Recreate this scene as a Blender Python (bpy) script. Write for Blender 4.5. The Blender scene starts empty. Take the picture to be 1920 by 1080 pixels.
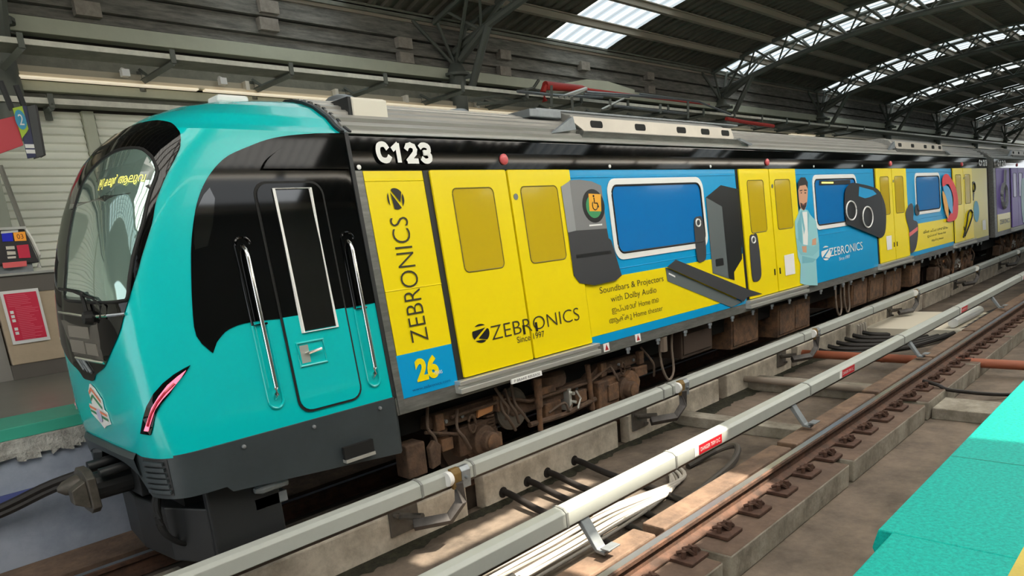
import bpy, bmesh, math, random
from mathutils import Vector, Matrix
from mathutils.geometry import delaunay_2d_cdt

# ------------------------------------------------------------------ camera, sky, sun, exposure
SC = bpy.context.scene
COL = SC.collection
SC.view_settings.view_transform = 'Standard'
SC.view_settings.look = 'None'
SC.view_settings.gamma = 1.0
SC.view_settings.use_curve_mapping = False
SC.view_settings.exposure = 0.72

def make_camera():
    yaw, pitch, roll = .7958870, .2427572, .0917076
    cd = bpy.data.cameras.new('station_camera'); co = bpy.data.objects.new('station_camera', cd); COL.objects.link(co)
    f = Vector((math.cos(yaw) * math.cos(pitch), math.sin(yaw) * math.cos(pitch), -math.sin(pitch)))
    r = f.cross(Vector((0, 0, 1))).normalized(); d = f.cross(r)
    c, s = math.cos(roll), math.sin(roll)
    right = c * r + s * d; down = -s * r + c * d
    m = Matrix((right, -down, -f)).transposed().to_4x4(); m.translation = Vector((-4.953569, -4.713035, 2.289222))
    co.matrix_world = m
    cd.sensor_width = 36.0; cd.lens = 36.0 * 1314.664 / 1920.0
    cd.shift_x = 0.0; cd.shift_y = (764.472 - 540.0) / 1920.0
    cd.clip_start = .05; cd.clip_end = 400
    SC.camera = co
make_camera()

def make_world():
    w = bpy.data.worlds.new('overcast_sky'); SC.world = w; w.use_nodes = True
    bg = w.node_tree.nodes['Background']
    bg.inputs['Color'].default_value = (.93, .97, 1.0, 1); bg.inputs['Strength'].default_value = 1.55
make_world()
def make_sun():
    sd = bpy.data.lights.new('sun', 'SUN'); so = bpy.data.objects.new('sun', sd); COL.objects.link(so)
    sd.energy = 10.0; sd.color = (1.0, .9, .74); sd.angle = math.radians(.6)
    so.rotation_euler = Vector((-.27, .46, -.89)).to_track_quat('-Z', 'Y').to_euler()
    so.location = (0, -20, 30)
make_sun()

import math
TUM, YC = 0.092, 0.93
def lerp_table(T, z):
    if z <= T[0][0]: return T[0][1]
    for (a, b), (c, d) in zip(T, T[1:]):
        if z <= c: return b + (d - b) * (z - a) / (c - a)
    return T[-1][1]
SEC = [(3.15, .741), (3.20, .661), (3.286, .566), (3.39, .395), (3.449, .246), (3.49, .10), (3.505, 0.0)]
NOSE = [(.6, -3.50), (.95, -3.56), (1.1, -3.585), (1.3, -3.605), (1.6, -3.605), (1.8, -3.605), (2.0, -3.59), (2.2, -3.565), (2.35, -3.535), (2.5, -3.49),
        (2.7, -3.42), (2.9, -3.33), (3.05, -3.235), (3.15, -3.15), (3.25, -3.02), (3.32, -2.89), (3.39, -2.69), (3.44, -2.46), (3.48, -2.15), (3.505, -1.70)]
DEEP = [(.6, .40), (1.1, .40), (2.0, .42), (2.5, .45), (3.0, .52), (3.25, .62), (3.4, .65), (3.505, .3)]
POWR = [(1.1, 4.6), (2.6, 4.6), (3.0, 4.0), (3.2, 3.2), (3.35, 2.6), (3.505, 2.2)]
def half_width(z):
    return YC - TUM * (z - 1.1) if z <= 3.15 else lerp_table(SEC, z)
def cab_f(x, y, z):
    w = half_width(z)
    if z >= 3.505 or w < 1e-4: return 1.0
    d = lerp_table(DEEP, z); xc = lerp_table(NOSE, z) + d; n = lerp_table(POWR, z)
    return (max(0.0, xc - x) / d) ** n + (abs(y - YC) / w) ** n - 1.0
def cab_side_y(x, z):
    w = half_width(z); d = lerp_table(DEEP, z); xc = lerp_table(NOSE, z) + d; n = lerp_table(POWR, z)
    t = max(0.0, xc - x) / d
    return YC - w * max(0.0, 1 - min(1.0, t) ** n) ** (1 / n)
def cab_front_x(y, z):
    w = max(half_width(z), 1e-4); d = lerp_table(DEEP, z); xc = lerp_table(NOSE, z) + d; n = lerp_table(POWR, z)
    t = min(1.0, abs(y - YC) / w)
    return xc - d * max(0.0, 1 - t ** n) ** (1 / n)
def pole_x(z): return min(lerp_table(NOSE, z) + .8, -1.75)
def cab_polar(psi, z):
    # point of the nose surface seen from a vertical pole inside it: psi 0 = near side, pi/2 = straight ahead
    px = pole_x(z); c, s = math.cos(psi), math.sin(psi); lo, hi = 0.0, 2.6
    for _ in range(34):
        m = (lo + hi) / 2
        if cab_f(px - m * s, YC - m * c, z) < 0: lo = m
        else: hi = m
    return px - lo * s, YC - lo * c
def psi_of(x, y, z): return math.atan2(pole_x(z) - x, YC - y)

# ------------------------------------------------------------------ materials
MATS = {}
def lin(c):
    return tuple(((x / 255) / 12.92 if x / 255 <= .04045 else ((x / 255 + .055) / 1.055) ** 2.4) for x in c)
def mat(name, rgb, rough=.5, metal=0.0, var=0.0, scale=6.0, rgb2=None, bump=0.0, coat=0.0, emit=0.0, spec=.5, stretch=None, bscale=None):
    if name in MATS: return MATS[name]
    m = bpy.data.materials.new(name); m.use_nodes = True
    nt = m.node_tree; b = nt.nodes['Principled BSDF']; N = nt.nodes; L = nt.links
    c = lin(rgb)
    b.inputs['Base Color'].default_value = (*c, 1)
    b.inputs['Roughness'].default_value = rough; b.inputs['Metallic'].default_value = metal
    b.inputs['Specular IOR Level'].default_value = spec
    b.inputs['Coat Weight'].default_value = coat; b.inputs['Coat Roughness'].default_value = .04
    if emit:
        b.inputs['Emission Color'].default_value = (*c, 1); b.inputs['Emission Strength'].default_value = emit
    if rgb2 or var or bump:
        tc = N.new('ShaderNodeTexCoord'); mp = N.new('ShaderNodeMapping'); L.new(tc.outputs['Object'], mp.inputs['Vector'])
        if stretch: mp.inputs['Scale'].default_value = stretch
        nz = N.new('ShaderNodeTexNoise'); nz.inputs['Scale'].default_value = scale; nz.inputs['Detail'].default_value = 12; nz.inputs['Roughness'].default_value = .7
        L.new(mp.outputs['Vector'], nz.inputs['Vector'])
        if rgb2 or var:
            c2 = lin(rgb2) if rgb2 else tuple(x * (1 - var) for x in c)
            rp = N.new('ShaderNodeValToRGB'); rp.color_ramp.elements[0].position = .38; rp.color_ramp.elements[1].position = .64
            rp.color_ramp.elements[0].color = (*c2, 1); rp.color_ramp.elements[1].color = (*c, 1)
            L.new(nz.outputs['Fac'], rp.inputs['Fac']); L.new(rp.outputs['Color'], b.inputs['Base Color'])
        if bump:
            bp = N.new('ShaderNodeBump'); bp.inputs['Strength'].default_value = bump; bp.inputs['Distance'].default_value = .02
            n2 = N.new('ShaderNodeTexNoise'); n2.inputs['Scale'].default_value = bscale or scale * 5; n2.inputs['Detail'].default_value = 6
            L.new(mp.outputs['Vector'], n2.inputs['Vector']); L.new(n2.outputs['Fac'], bp.inputs['Height']); L.new(bp.outputs['Normal'], b.inputs['Normal'])
    MATS[name] = m
    return m
def translucent(name, rgb, clear=.0, stripe=0.0):
    m = bpy.data.materials.new(name); m.use_nodes = True; nt = m.node_tree; N = nt.nodes; L = nt.links
    N.remove(N['Principled BSDF']); out = N['Material Output']
    t = N.new('ShaderNodeBsdfTranslucent'); t.inputs['Color'].default_value = (*lin(rgb), 1)
    p = N.new('ShaderNodeBsdfTransparent'); p.inputs['Color'].default_value = (*lin(rgb), 1)
    if stripe:      # darker lines down the corrugations
        tc = N.new('ShaderNodeTexCoord'); sx = N.new('ShaderNodeSeparateXYZ'); L.new(tc.outputs['Object'], sx.inputs[0])
        mu = N.new('ShaderNodeMath'); mu.operation = 'MULTIPLY'; mu.inputs[1].default_value = 2 * math.pi / stripe; L.new(sx.outputs['X'], mu.inputs[0])
        si = N.new('ShaderNodeMath'); si.operation = 'SINE'; L.new(mu.outputs[0], si.inputs[0])
        rp = N.new('ShaderNodeValToRGB'); rp.color_ramp.elements[0].position = .1; rp.color_ramp.elements[1].position = .62
        c = lin(rgb); rp.color_ramp.elements[0].color = (c[0] * .55, c[1] * .6, c[2] * .66, 1); rp.color_ramp.elements[1].color = (*c, 1)
        ma = N.new('ShaderNodeMath'); ma.operation = 'MULTIPLY_ADD'; ma.inputs[1].default_value = .5; ma.inputs[2].default_value = .5; L.new(si.outputs[0], ma.inputs[0])
        L.new(ma.outputs[0], rp.inputs['Fac']); L.new(rp.outputs['Color'], t.inputs['Color'])
    mx = N.new('ShaderNodeMixShader'); mx.inputs['Fac'].default_value = clear
    L.new(t.outputs[0], mx.inputs[1]); L.new(p.outputs[0], mx.inputs[2]); L.new(mx.outputs[0], out.inputs['Surface'])
    MATS[name] = m
    return m

M_teal = mat('teal_gloss_paint', (0, 192, 194), .2, coat=.25)
M_black = mat('black_gloss_paint', (7, 8, 9), .05, coat=.0, spec=.3)
M_yellow = mat('yellow_vinyl', (248, 224, 0), .3, coat=.05)
M_blue = mat('blue_vinyl', (0, 158, 218), .28, coat=.1)
M_bluewin = mat('blue_window_film', (16, 122, 198), .12, coat=.5)
M_yelwin = mat('yellow_window_film', (206, 178, 24), .14, coat=.4)
M_purple = mat('purple_vinyl', (146, 118, 206), .4, coat=.0, spec=.25)
M_purwin = mat('purple_window_film', (104, 82, 165), .3, coat=.0, spec=.3)
M_steel = mat('brushed_stainless', (138, 138, 134), .38, .55, var=.35, scale=4, stretch=(1, 6, 6))
M_alu = mat('bright_aluminium', (205, 205, 200), .32, .6)
M_chrome = mat('chrome', (225, 225, 222), .12, 1.0)
M_roof = mat('ribbed_roof_metal', (172, 170, 164), .42, .35, var=.2, scale=3, stretch=(.4, 6, 6))
M_cream = mat('cream_painted_metal', (226, 220, 206), .5)
M_white = mat('white_paint', (240, 240, 238), .4)
M_char = mat('charcoal_skirt', (58, 66, 70), .45, var=.2, scale=3)
M_dark = mat('dark_grey_metal', (34, 36, 38), .5)
M_ink = mat('dark_ink', (48, 44, 30), .5)
M_void = mat('underframe_black', (9, 9, 9), .8)
M_rubber = mat('black_rubber', (20, 20, 20), .7)
M_rust = mat('rusty_brown_steel', (92, 70, 54), .85, var=.5, scale=9, bump=.4)
M_rust2 = mat('dusty_brown_casting', (118, 86, 60), .85, rgb2=(70, 53, 42), scale=7, bump=.4)
M_rail = mat('rusty_rail_web', (98, 68, 52), .8, rgb2=(66, 48, 38), scale=8, bump=.3)
M_railtop = mat('polished_rail_head', (176, 178, 182), .3, .9)
M_conc = mat('weathered_concrete', (164, 157, 144), .9, rgb2=(118, 111, 99), scale=3.2, bump=.5)
M_kerb = mat('rust_stained_concrete', (128, 104, 86), .9, rgb2=(92, 75, 63), scale=3.5, bump=.5)
M_rtop = mat('rust_dusted_plinth_top', (110, 90, 77), .9, rgb2=(84, 68, 58), scale=2.5, bump=.4)
M_floor = mat('track_slab_concrete', (124, 110, 97), .92, rgb2=(82, 73, 64), scale=1.3, bump=.6, bscale=14)
M_upst = mat('pale_upstand_concrete', (228, 218, 202), .9, rgb2=(180, 170, 154), scale=3.5, bump=.5)
M_moss = mat('dark_moss', (62, 60, 44), .95, rgb2=(36, 36, 26), scale=14, bump=.9)
M_third = mat('grey_rail_cover', (176, 180, 174), .45, var=.06, scale=5)
M_galv = mat('galvanised_steel', (150, 156, 160), .42, .5, var=.2, scale=8)
M_teal_floor = mat('teal_platform_rubber', (0, 182, 168), .6, rgb2=(0, 146, 138), scale=60, bump=.25, spec=.2)
M_grn = mat('grey_green_girder', (196, 200, 180), .55, var=.08, scale=3)
M_grn_dk = mat('dusty_grey_girder', (132, 132, 120), .7, var=.3, scale=4)
M_wall = mat('dusty_wall_cladding', (146, 143, 135), .85, rgb2=(102, 100, 95), scale=5, stretch=(.5, 1, 4), bump=.3)
M_shutter = mat('pale_shutter_slats', (246, 248, 236), .5)
M_truss = mat('grey_truss_paint', (98, 102, 94), .55)
M_skin = mat('dark_roof_sheet', (114, 109, 98), .7, var=.3, scale=2)
M_purlin = mat('beige_purlin', (164, 153, 138), .7)
M_red = mat('sign_red', (222, 44, 78), .5)
M_dred = mat('danger_red', (206, 30, 44), .45)
M_navy = mat('sign_navy', (46, 52, 92), .4)
M_lime = mat('sign_lime', (176, 208, 60), .5)
M_wood = mat('tan_counter', (196, 176, 150), .6, var=.1)
M_cgrey = mat('grey_counter', (104, 98, 92), .5)
M_pfloor = mat('platform_floor_tiles', (128, 128, 120), .3, var=.15, scale=2)
M_bwall = mat('blue_grey_wall', (166, 174, 190), .75, rgb2=(140, 150, 168), scale=2)
M_cable = mat('black_cable', (38, 34, 32), .6)
M_pale = mat('pale_conduit', (186, 178, 168), .55)
M_brownpipe = mat('brown_pipe', (150, 84, 58), .5)
M_glass = mat('tinted_windshield_glass', (138, 166, 158), .04, .6, coat=1.0)
M_door_glass = mat('dark_door_glass', (8, 9, 9), .05, coat=1.0)
M_led = mat('yellow_led_text', (236, 226, 110), .5, emit=.8)
M_lamp = mat('pink_lit_lamp', (255, 118, 146), .25, emit=.8)
M_tube = mat('fluorescent_tube', (255, 240, 210), .4, emit=.35)
M_sky1 = translucent('translucent_roof_sheet', (134, 142, 148), .03, stripe=.4)
M_sky3 = translucent('hazy_roof_sheet', (240, 240, 240), .42)
M_sky2 = translucent('bright_roof_sheet', (250, 250, 250), .0)  # brighter than the visible sheets, for roof openings added out of view
M_sky0 = translucent('clear_roof_sheet', (250, 250, 250), .92)
M_gl = mat('graphic_light_grey', (150, 152, 154), .4)
M_gd = mat('graphic_dark_grey', (62, 62, 66), .4)
M_gm = mat('graphic_mid_grey', (96, 104, 106), .4)
M_gk = mat('graphic_black', (28, 28, 30), .35)
M_skin_p = mat('graphic_skin_tone', (212, 158, 126), .5)
M_hair = mat('graphic_hair', (42, 32, 28), .5)
M_suit = mat('graphic_pale_suit', (150, 208, 216), .45)
M_suit2 = mat('graphic_suit_fold', (118, 184, 198), .45)
M_gred = mat('graphic_red', (226, 44, 52), .4)
M_gor = mat('graphic_orange', (236, 170, 70), .4)
M_gpink = mat('graphic_pink', (226, 110, 110), .4)

# ------------------------------------------------------------------ mesh helpers
class MB:
    def __init__(s): s.v = []; s.f = []; s.mi = []; s.m = 0
    def add(s, vs, fs):
        o = len(s.v); s.v += [tuple(v) for v in vs]; s.f += [tuple(i + o for i in f) for f in fs]; s.mi += [s.m] * len(fs); return s
    def box(s, x0, x1, y0, y1, z0, z1):
        return s.add([(x0, y0, z0), (x1, y0, z0), (x1, y1, z0), (x0, y1, z0), (x0, y0, z1), (x1, y0, z1), (x1, y1, z1), (x0, y1, z1)],
                     [(3, 2, 1, 0), (4, 5, 6, 7), (0, 1, 5, 4), (1, 2, 6, 5), (2, 3, 7, 6), (3, 0, 4, 7)])
    def tube(s, pts, r, n=8, closed=False):
        P = [Vector(p) for p in pts]; k = len(P); rings = []; up = Vector((0, 0, 1))
        for i, p in enumerate(P):
            a = P[(i - 1) % k] if (i or closed) else p; b = P[(i + 1) % k] if (i < k - 1 or closed) else p
            t = (b - a).normalized()
            u = t.cross(up)
            if u.length < 1e-3: u = t.cross(Vector((0, 1, 0)))
            u.normalize(); w = u.cross(t).normalized()
            rr = r[i] if isinstance(r, (list, tuple)) else r
            rings.append([p + rr * (math.cos(2 * math.pi * j / n) * u + math.sin(2 * math.pi * j / n) * w) for j in range(n)])
        vs = [q for ring in rings for q in ring]; fs = []
        for i in range(k if closed else k - 1):
            for j in range(n):
                a, b = i * n, ((i + 1) % k) * n; fs.append((a + j, a + (j + 1) % n, b + (j + 1) % n, b + j))
        if not closed: fs += [tuple(range(n))[::-1], tuple((k - 1) * n + j for j in range(n))]
        return s.add(vs, fs)
    def cyl(s, a, b, r, n=16, r2=None):
        return s.tube([a, b], [r, r if r2 is None else r2], n)
    def lathe(s, c, axis, prof, n=20):
        # prof: list of (distance along axis, radius)
        ax = Vector(axis).normalized(); c = Vector(c)
        return s.tube([c + ax * d for d, _ in prof], [max(1e-4, r) for _, r in prof], n)
    def prism_x(s, poly, x0, x1):
        # poly: (y, z) outline extruded along X
        n = len(poly); vs = [(x0, y, z) for y, z in poly] + [(x1, y, z) for y, z in poly]
        return s.add(vs, [tuple(range(n)), tuple(range(2 * n - 1, n - 1, -1))] + [(i, n + i, n + (i + 1) % n, (i + 1) % n) for i in range(n)])
    def prism_y(s, poly, y0, y1):
        n = len(poly); vs = [(x, y0, z) for x, z in poly] + [(x, y1, z) for x, z in poly]
        return s.add(vs, [tuple(range(n)), tuple(range(2 * n - 1, n - 1, -1))] + [(i, n + i, n + (i + 1) % n, (i + 1) % n) for i in range(n)])
    def prism_z(s, poly, z0, z1):
        n = len(poly); vs = [(x, y, z0) for x, y in poly] + [(x, y, z1) for x, y in poly]
        return s.add(vs, [tuple(range(n))[::-1], tuple(range(n, 2 * n))] + [(i, (i + 1) % n, n + (i + 1) % n, n + i) for i in range(n)])
    def build(s, name, mats, parent=None, smooth=False, bevel=0.0, fix=True):
        me = bpy.data.meshes.new(name); 
        if parent is not None:
            ox, oy, oz = world_loc(parent); s.v = [(x - ox, y - oy, z - oz) for x, y, z in s.v]
        me.from_pydata(s.v, [], s.f)
        for m in (mats if isinstance(mats, (list, tuple)) else [mats]): me.materials.append(m)
        for p, i in zip(me.polygons, s.mi): p.material_index = i; p.use_smooth = smooth
        if fix:
            bm = bmesh.new(); bm.from_mesh(me); bmesh.ops.recalc_face_normals(bm, faces=bm.faces); bm.to_mesh(me); bm.free()
        if smooth: me.set_sharp_from_angle(angle=math.radians(38))
        o = bpy.data.objects.new(name, me); COL.objects.link(o)
        if parent is not None: o.parent = parent
        if bevel:
            b = o.modifiers.new('edge_bevel', 'BEVEL'); b.width = bevel; b.segments = 2; b.limit_method = 'ANGLE'
        return o
def split_build(b, name, mats, parent=None, **kw):
    # one object per separate piece of the mesh
    par = list(range(len(b.v)))
    def find(i):
        while par[i] != i: par[i] = par[par[i]]; i = par[i]
        return i
    for f in b.f:
        for i in f[1:]: par[find(i)] = find(f[0])
    groups = {}
    for f, mi in zip(b.f, b.mi): groups.setdefault(find(f[0]), []).append((f, mi))
    out = []
    for g in groups.values():
        idx = sorted({i for f, _ in g for i in f}); re_ = {i: k for k, i in enumerate(idx)}
        c = MB(); c.v = [b.v[i] for i in idx]; c.f = [tuple(re_[i] for i in f) for f, _ in g]; c.mi = [mi for _, mi in g]
        out.append(c.build(name, mats, parent, **kw))
    return out
def world_loc(o):
    p = Vector((0, 0, 0))
    while o is not None: p += o.location; o = o.parent
    return p
def tag(o, label, cat, group=None, kind=None):
    o['label'] = label; o['category'] = cat
    if group: o['group'] = group
    if kind: o['kind'] = kind
    return o
def thing(name, label, cat, loc=(0, 0, 0), group=None):
    o = bpy.data.objects.new(name, None); COL.objects.link(o); o.location = loc; o.empty_display_size = .2
    return tag(o, label, cat, group)
def struct(o): o['kind'] = 'structure'; return o
def dup(root, loc, label=None):
    r = root.copy(); COL.objects.link(r); r.location = loc
    if label: r['label'] = label
    for ch in list(root.children):
        c = ch.copy(); COL.objects.link(c); c.parent = r
        for g in list(ch.children):
            d = g.copy(); COL.objects.link(d); d.parent = c
    return r
def smooth_loop(pts, k=5, closed=True):
    n = len(pts); out = []
    rng = range(n) if closed else range(n - 1)
    for i in rng:
        p0, p1, p2, p3 = [pts[(i + j) % n] if closed else pts[min(max(i + j, 0), n - 1)] for j in (-1, 0, 1, 2)]
        for q in range(k):
            t = q / k; t2 = t * t; t3 = t2 * t
            out.append(tuple(.5 * (2 * b + (c - a) * t + (2 * a - 5 * b + 4 * c - d) * t2 + (3 * b - a - 3 * c + d) * t3) for a, b, c, d in zip(p0, p1, p2, p3)))
    if not closed: out.append(pts[-1])
    return out
def inside(x, y, poly):
    r = False; n = len(poly); j = n - 1
    for i in range(n):
        xi, yi = poly[i]; xj, yj = poly[j]
        if (yi > y) != (yj > y) and x < (xj - xi) * (y - yi) / (yj - yi) + xi: r = not r
        j = i
    return r
def triangulate(poly, step=0.0, holes=()):
    pts = [Vector(p) for p in poly]; edges = [(i, (i + 1) % len(poly)) for i in range(len(poly))]
    for h in holes:
        o = len(pts); pts += [Vector(p) for p in h]; edges += [(o + i, o + (i + 1) % len(h)) for i in range(len(h))]
    if step:
        xs = [p[0] for p in poly]; ys = [p[1] for p in poly]
        x = min(xs) + step / 2
        while x < max(xs):
            y = min(ys) + step / 2
            while y < max(ys):
                if inside(x, y, poly) and not any(inside(x, y, h) for h in holes): pts.append(Vector((x, y)))
                y += step
            x += step
    v, e, f, *_ = delaunay_2d_cdt(pts, edges, [], 0, 1e-6)
    fs = []
    for t in f:
        cx = sum(v[i][0] for i in t) / 3; cy = sum(v[i][1] for i in t) / 3
        if inside(cx, cy, poly) and not any(inside(cx, cy, h) for h in holes): fs.append(tuple(t))
    return v, fs
def side_map(x, z, off): return (x, TUM * (z - 1.1) - off, z + off * TUM)
def cab_grad(x, y, z):
    e = .004
    g = Vector((cab_f(x + e, y, z) - cab_f(x - e, y, z), cab_f(x, y + e, z) - cab_f(x, y - e, z), cab_f(x, y, z + e) - cab_f(x, y, z - e)))
    return g.normalized() if g.length > 1e-9 else Vector((-1, 0, 0))
def cabside_map(x, z, off):
    y = cab_side_y(x, z); return tuple(Vector((x, y, z)) + off * cab_grad(x, y, z))
def cabfront_map(y, z, off):
    x = cab_front_x(y, z); return tuple(Vector((x, y, z)) + off * cab_grad(x, y, z))
def cabpolar_map(psi, z, off):
    x, y = cab_polar(psi, z); return tuple(Vector((x, y, z)) + off * cab_grad(x, y, z))
def yz2p(pts): return [(psi_of(cab_front_x(y, z), y, z), z) for y, z in pts]
def panel(name, poly, m, parent, off=.006, thick=.004, fmap=side_map, step=0.0, holes=(), smooth=False):
    v, fs = triangulate(poly, step, holes)
    b = MB(); n = len(v)
    used = {}
    for t in fs:
        for a, c in ((t[0], t[1]), (t[1], t[2]), (t[2], t[0])): used[(a, c)] = used.get((a, c), 0) + 1
    vs = [fmap(p[0], p[1], off) for p in v] + [fmap(p[0], p[1], off - thick) for p in v]
    faces = list(fs) + [(a, c, c + n, a + n) for (a, c) in used if (c, a) not in used]
    b.add(vs, faces)
    o = b.build(name, m, parent, smooth=False, fix=False)
    bm = bmesh.new(); bm.from_mesh(o.data); bmesh.ops.recalc_face_normals(bm, faces=bm.faces)
    loose = [q for q in bm.verts if not q.link_faces]; bmesh.ops.delete(bm, geom=loose, context='VERTS')
    # make front faces look outwards
    ref = max(bm.faces, key=lambda q: q.calc_area())
    bm.to_mesh(o.data); bm.free()
    if smooth:
        for p in o.data.polygons: p.use_smooth = True
        o.data.set_sharp_from_angle(angle=math.radians(40))
    return o
def rrect(x0, x1, z0, z1, r, n=5):
    out = []
    for cx, cz, a0 in ((x1 - r, z1 - r, 0), (x0 + r, z1 - r, 90), (x0 + r, z0 + r, 180), (x1 - r, z0 + r, 270)):
        for i in range(n + 1):
            a = math.radians(a0 + 90 * i / n); out.append((cx + r * math.cos(a), cz + r * math.sin(a)))
    return out
def ring_poly(cx, cz, rx, rz, n=28): return [(cx + rx * math.cos(2 * math.pi * i / n), cz + rz * math.sin(2 * math.pi * i / n)) for i in range(n)]
def text2d(body, x0, x1, z0, z1, turn=0, off=0.0, res=4):
    # returns (verts2d, faces) of flat lettering fitted into the box; turn = 90 reads upwards
    cu = bpy.data.curves.new('lettering', 'FONT'); cu.body = body; cu.resolution_u = res; cu.offset = off
    to = bpy.data.objects.new('lettering', cu); COL.objects.link(to)
    dg = bpy.context.evaluated_depsgraph_get(); dg.update()
    me = bpy.data.meshes.new_from_object(to.evaluated_get(dg))
    vs = [(v.co.x, v.co.y) for v in me.vertices]; fs = [tuple(p.vertices) for p in me.polygons]
    bpy.data.objects.remove(to); bpy.data.meshes.remove(me); bpy.data.curves.remove(cu)
    if turn == 90: vs = [(-y, x) for x, y in vs]
    ax, bx = min(v[0] for v in vs), max(v[0] for v in vs); ay, by = min(v[1] for v in vs), max(v[1] for v in vs)
    vs = [(x0 + (x - ax) / (bx - ax) * (x1 - x0), z0 + (y - ay) / (by - ay) * (z1 - z0)) for x, y in vs]
    return vs, fs
def lettering(name, body, x0, x1, z0, z1, m, parent, off=.02, fmap=side_map, turn=0, thin=0.0, shear=0.0):
    vs, fs = text2d(body, x0, x1, z0, z1, turn, thin)
    b = MB(); b.add([fmap(x, z + shear * (x - x0), off) for x, z in vs], fs)
    return b.build(name, m, parent, fix=False)

# ================================================================== THE TRAIN
def zside(z): return TUM * (z - 1.1)
ROOFCURVE = [(YC - w, z) for z, w in SEC]
SECT = [(zside(.91), .91), (zside(3.15), 3.15)] + ROOFCURVE[1:] + [(2 * YC - y, z) for y, z in ROOFCURVE[::-1][1:]] + [(2 * YC - zside(.91), .91)]
DP = 5.5
def roof_pt(k, lift):
    # point k in 0..1 across the roof arc from near edge to far edge, lifted
    pts = ROOFCURVE + [(2 * YC - y, z) for y, z in ROOFCURVE[::-1][1:]]
    L = [0]
    for a, b in zip(pts, pts[1:]): L.append(L[-1] + math.hypot(b[0] - a[0], b[1] - a[1]))
    t = k * L[-1]
    for i in range(len(pts) - 1):
        if t <= L[i + 1] + 1e-9:
            u = (t - L[i]) / (L[i + 1] - L[i]); (ay, az), (by, bz) = pts[i], pts[i + 1]
            ny, nz = -(bz - az), (by - ay); l = math.hypot(ny, nz)
            return (ay + u * (by - ay) + lift * ny / l, az + u * (bz - az) + lift * nz / l)
def build_shell(car, x0, x1):
    b = MB(); b.prism_x(SECT, x0, x1); b.build('body_shell', M_steel, car, bevel=.006)
    # ribbed roof
    b = MB(); sec = []
    n = 15
    for i in range(n):
        k0 = .03 + .94 * i / n; d = .94 / n
        for q, l in ((0, .004), (.3, .004), (.45, .03), (.85, .03)): sec.append(roof_pt(k0 + q * d, l))
    sec = sec + [roof_pt(k, -.01) for k in [1 - i / 20 for i in range(21)]]
    b.prism_x(sec, x0 + .02, x1 - .02); b.build('ribbed_roof', M_roof, car)
    # black band above the doors, with gutter
    b = MB()
    poly = [(zside(2.875) - .014, 2.875), (zside(3.02) - .017, 3.02), (zside(3.13) - .014, 3.13), (zside(3.165) + .02, 3.165), (zside(3.15) + .05, 3.10), (zside(2.875) + .04, 2.875)]
    b.prism_x(poly, x0 + .01, x1 - .01)
    b.build('cantrail_band', M_black, car, bevel=.004)
    b = MB(); b.prism_x([(zside(3.15) - .022, 3.15), (zside(3.15) + .05, 3.185), (zside(3.15) + .06, 3.155)], x0 + .01, x1 - .01); b.build('rain_gutter', M_alu, car)
def door_pair(car, c, paint, film, hang=True):
    for s in (-1, 1):
        a0, a1 = (c - .925, c - .014) if s < 0 else (c + .014, c + .925)
        leaf = panel('door_leaf', rrect(a0, a1, 1.075, 2.868, .012, 2), paint, car, off=.03, thick=.03)
        w0, w1 = (c - .715, c - .215) if s < 0 else (c + .155, c + .69)
        panel('door_window', rrect(w0, w1, 1.985, 2.712, .05), film, leaf, off=.0325, thick=.004)
        b = MB(); b.tube([side_map(x, z, .0325) for x, z in rrect(w0, w1, 1.985, 2.712, .05)], .006, 5, closed=True); b.build('window_seal', M_rubber if film is M_purwin else mat('olive_seal', (120, 104, 14), .5), leaf)
    b = MB(); b.prism_x([side_map(0, z, .004)[1:] for z in (1.07, 2.87)] + [side_map(0, z, -.01)[1:] for z in (2.87, 1.07)], c - .99, c + .95); b.build('door_gap', M_void, car)
    th = MB()
    for z0, z1, d in ((1.03, 1.066, .075), (1.0, 1.03, .045), (.955, 1.0, .085)): th.box(c - 1.03, c + .99, zside(1.0) - d, zside(1.0) + .02, z0, z1)
    th.build('door_threshold', M_alu, car, bevel=.004)
    if hang:
        b = MB(); b.lathe(side_map(c + .0, 2.965, .012), (0, -1, .09), [(0, .05), (.018, .05), (.03, .036), (.032, .018)], 18); b.build('door_indicator_lamp', mat('red_indicator', (214, 96, 100), .3), car, smooth=True)
def side_window(car, x0, x1, z0, z1, film):
    w = panel('side_window', rrect(x0, x1, z0, z1, .1), film, car, off=.013, thick=.006)
    outer = rrect(x0 - .075, x1 + .075, z0 - .075, z1 + .075, .15); inner = rrect(x0, x1, z0, z1, .1)
    panel('window_frame', outer, M_white, w, off=.017, thick=.008, holes=[inner])
    b = MB(); b.tube([side_map(x, z, .016) for x, z in inner], .012, 5, closed=True); b.build('window_seal', M_rubber, w)
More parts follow.
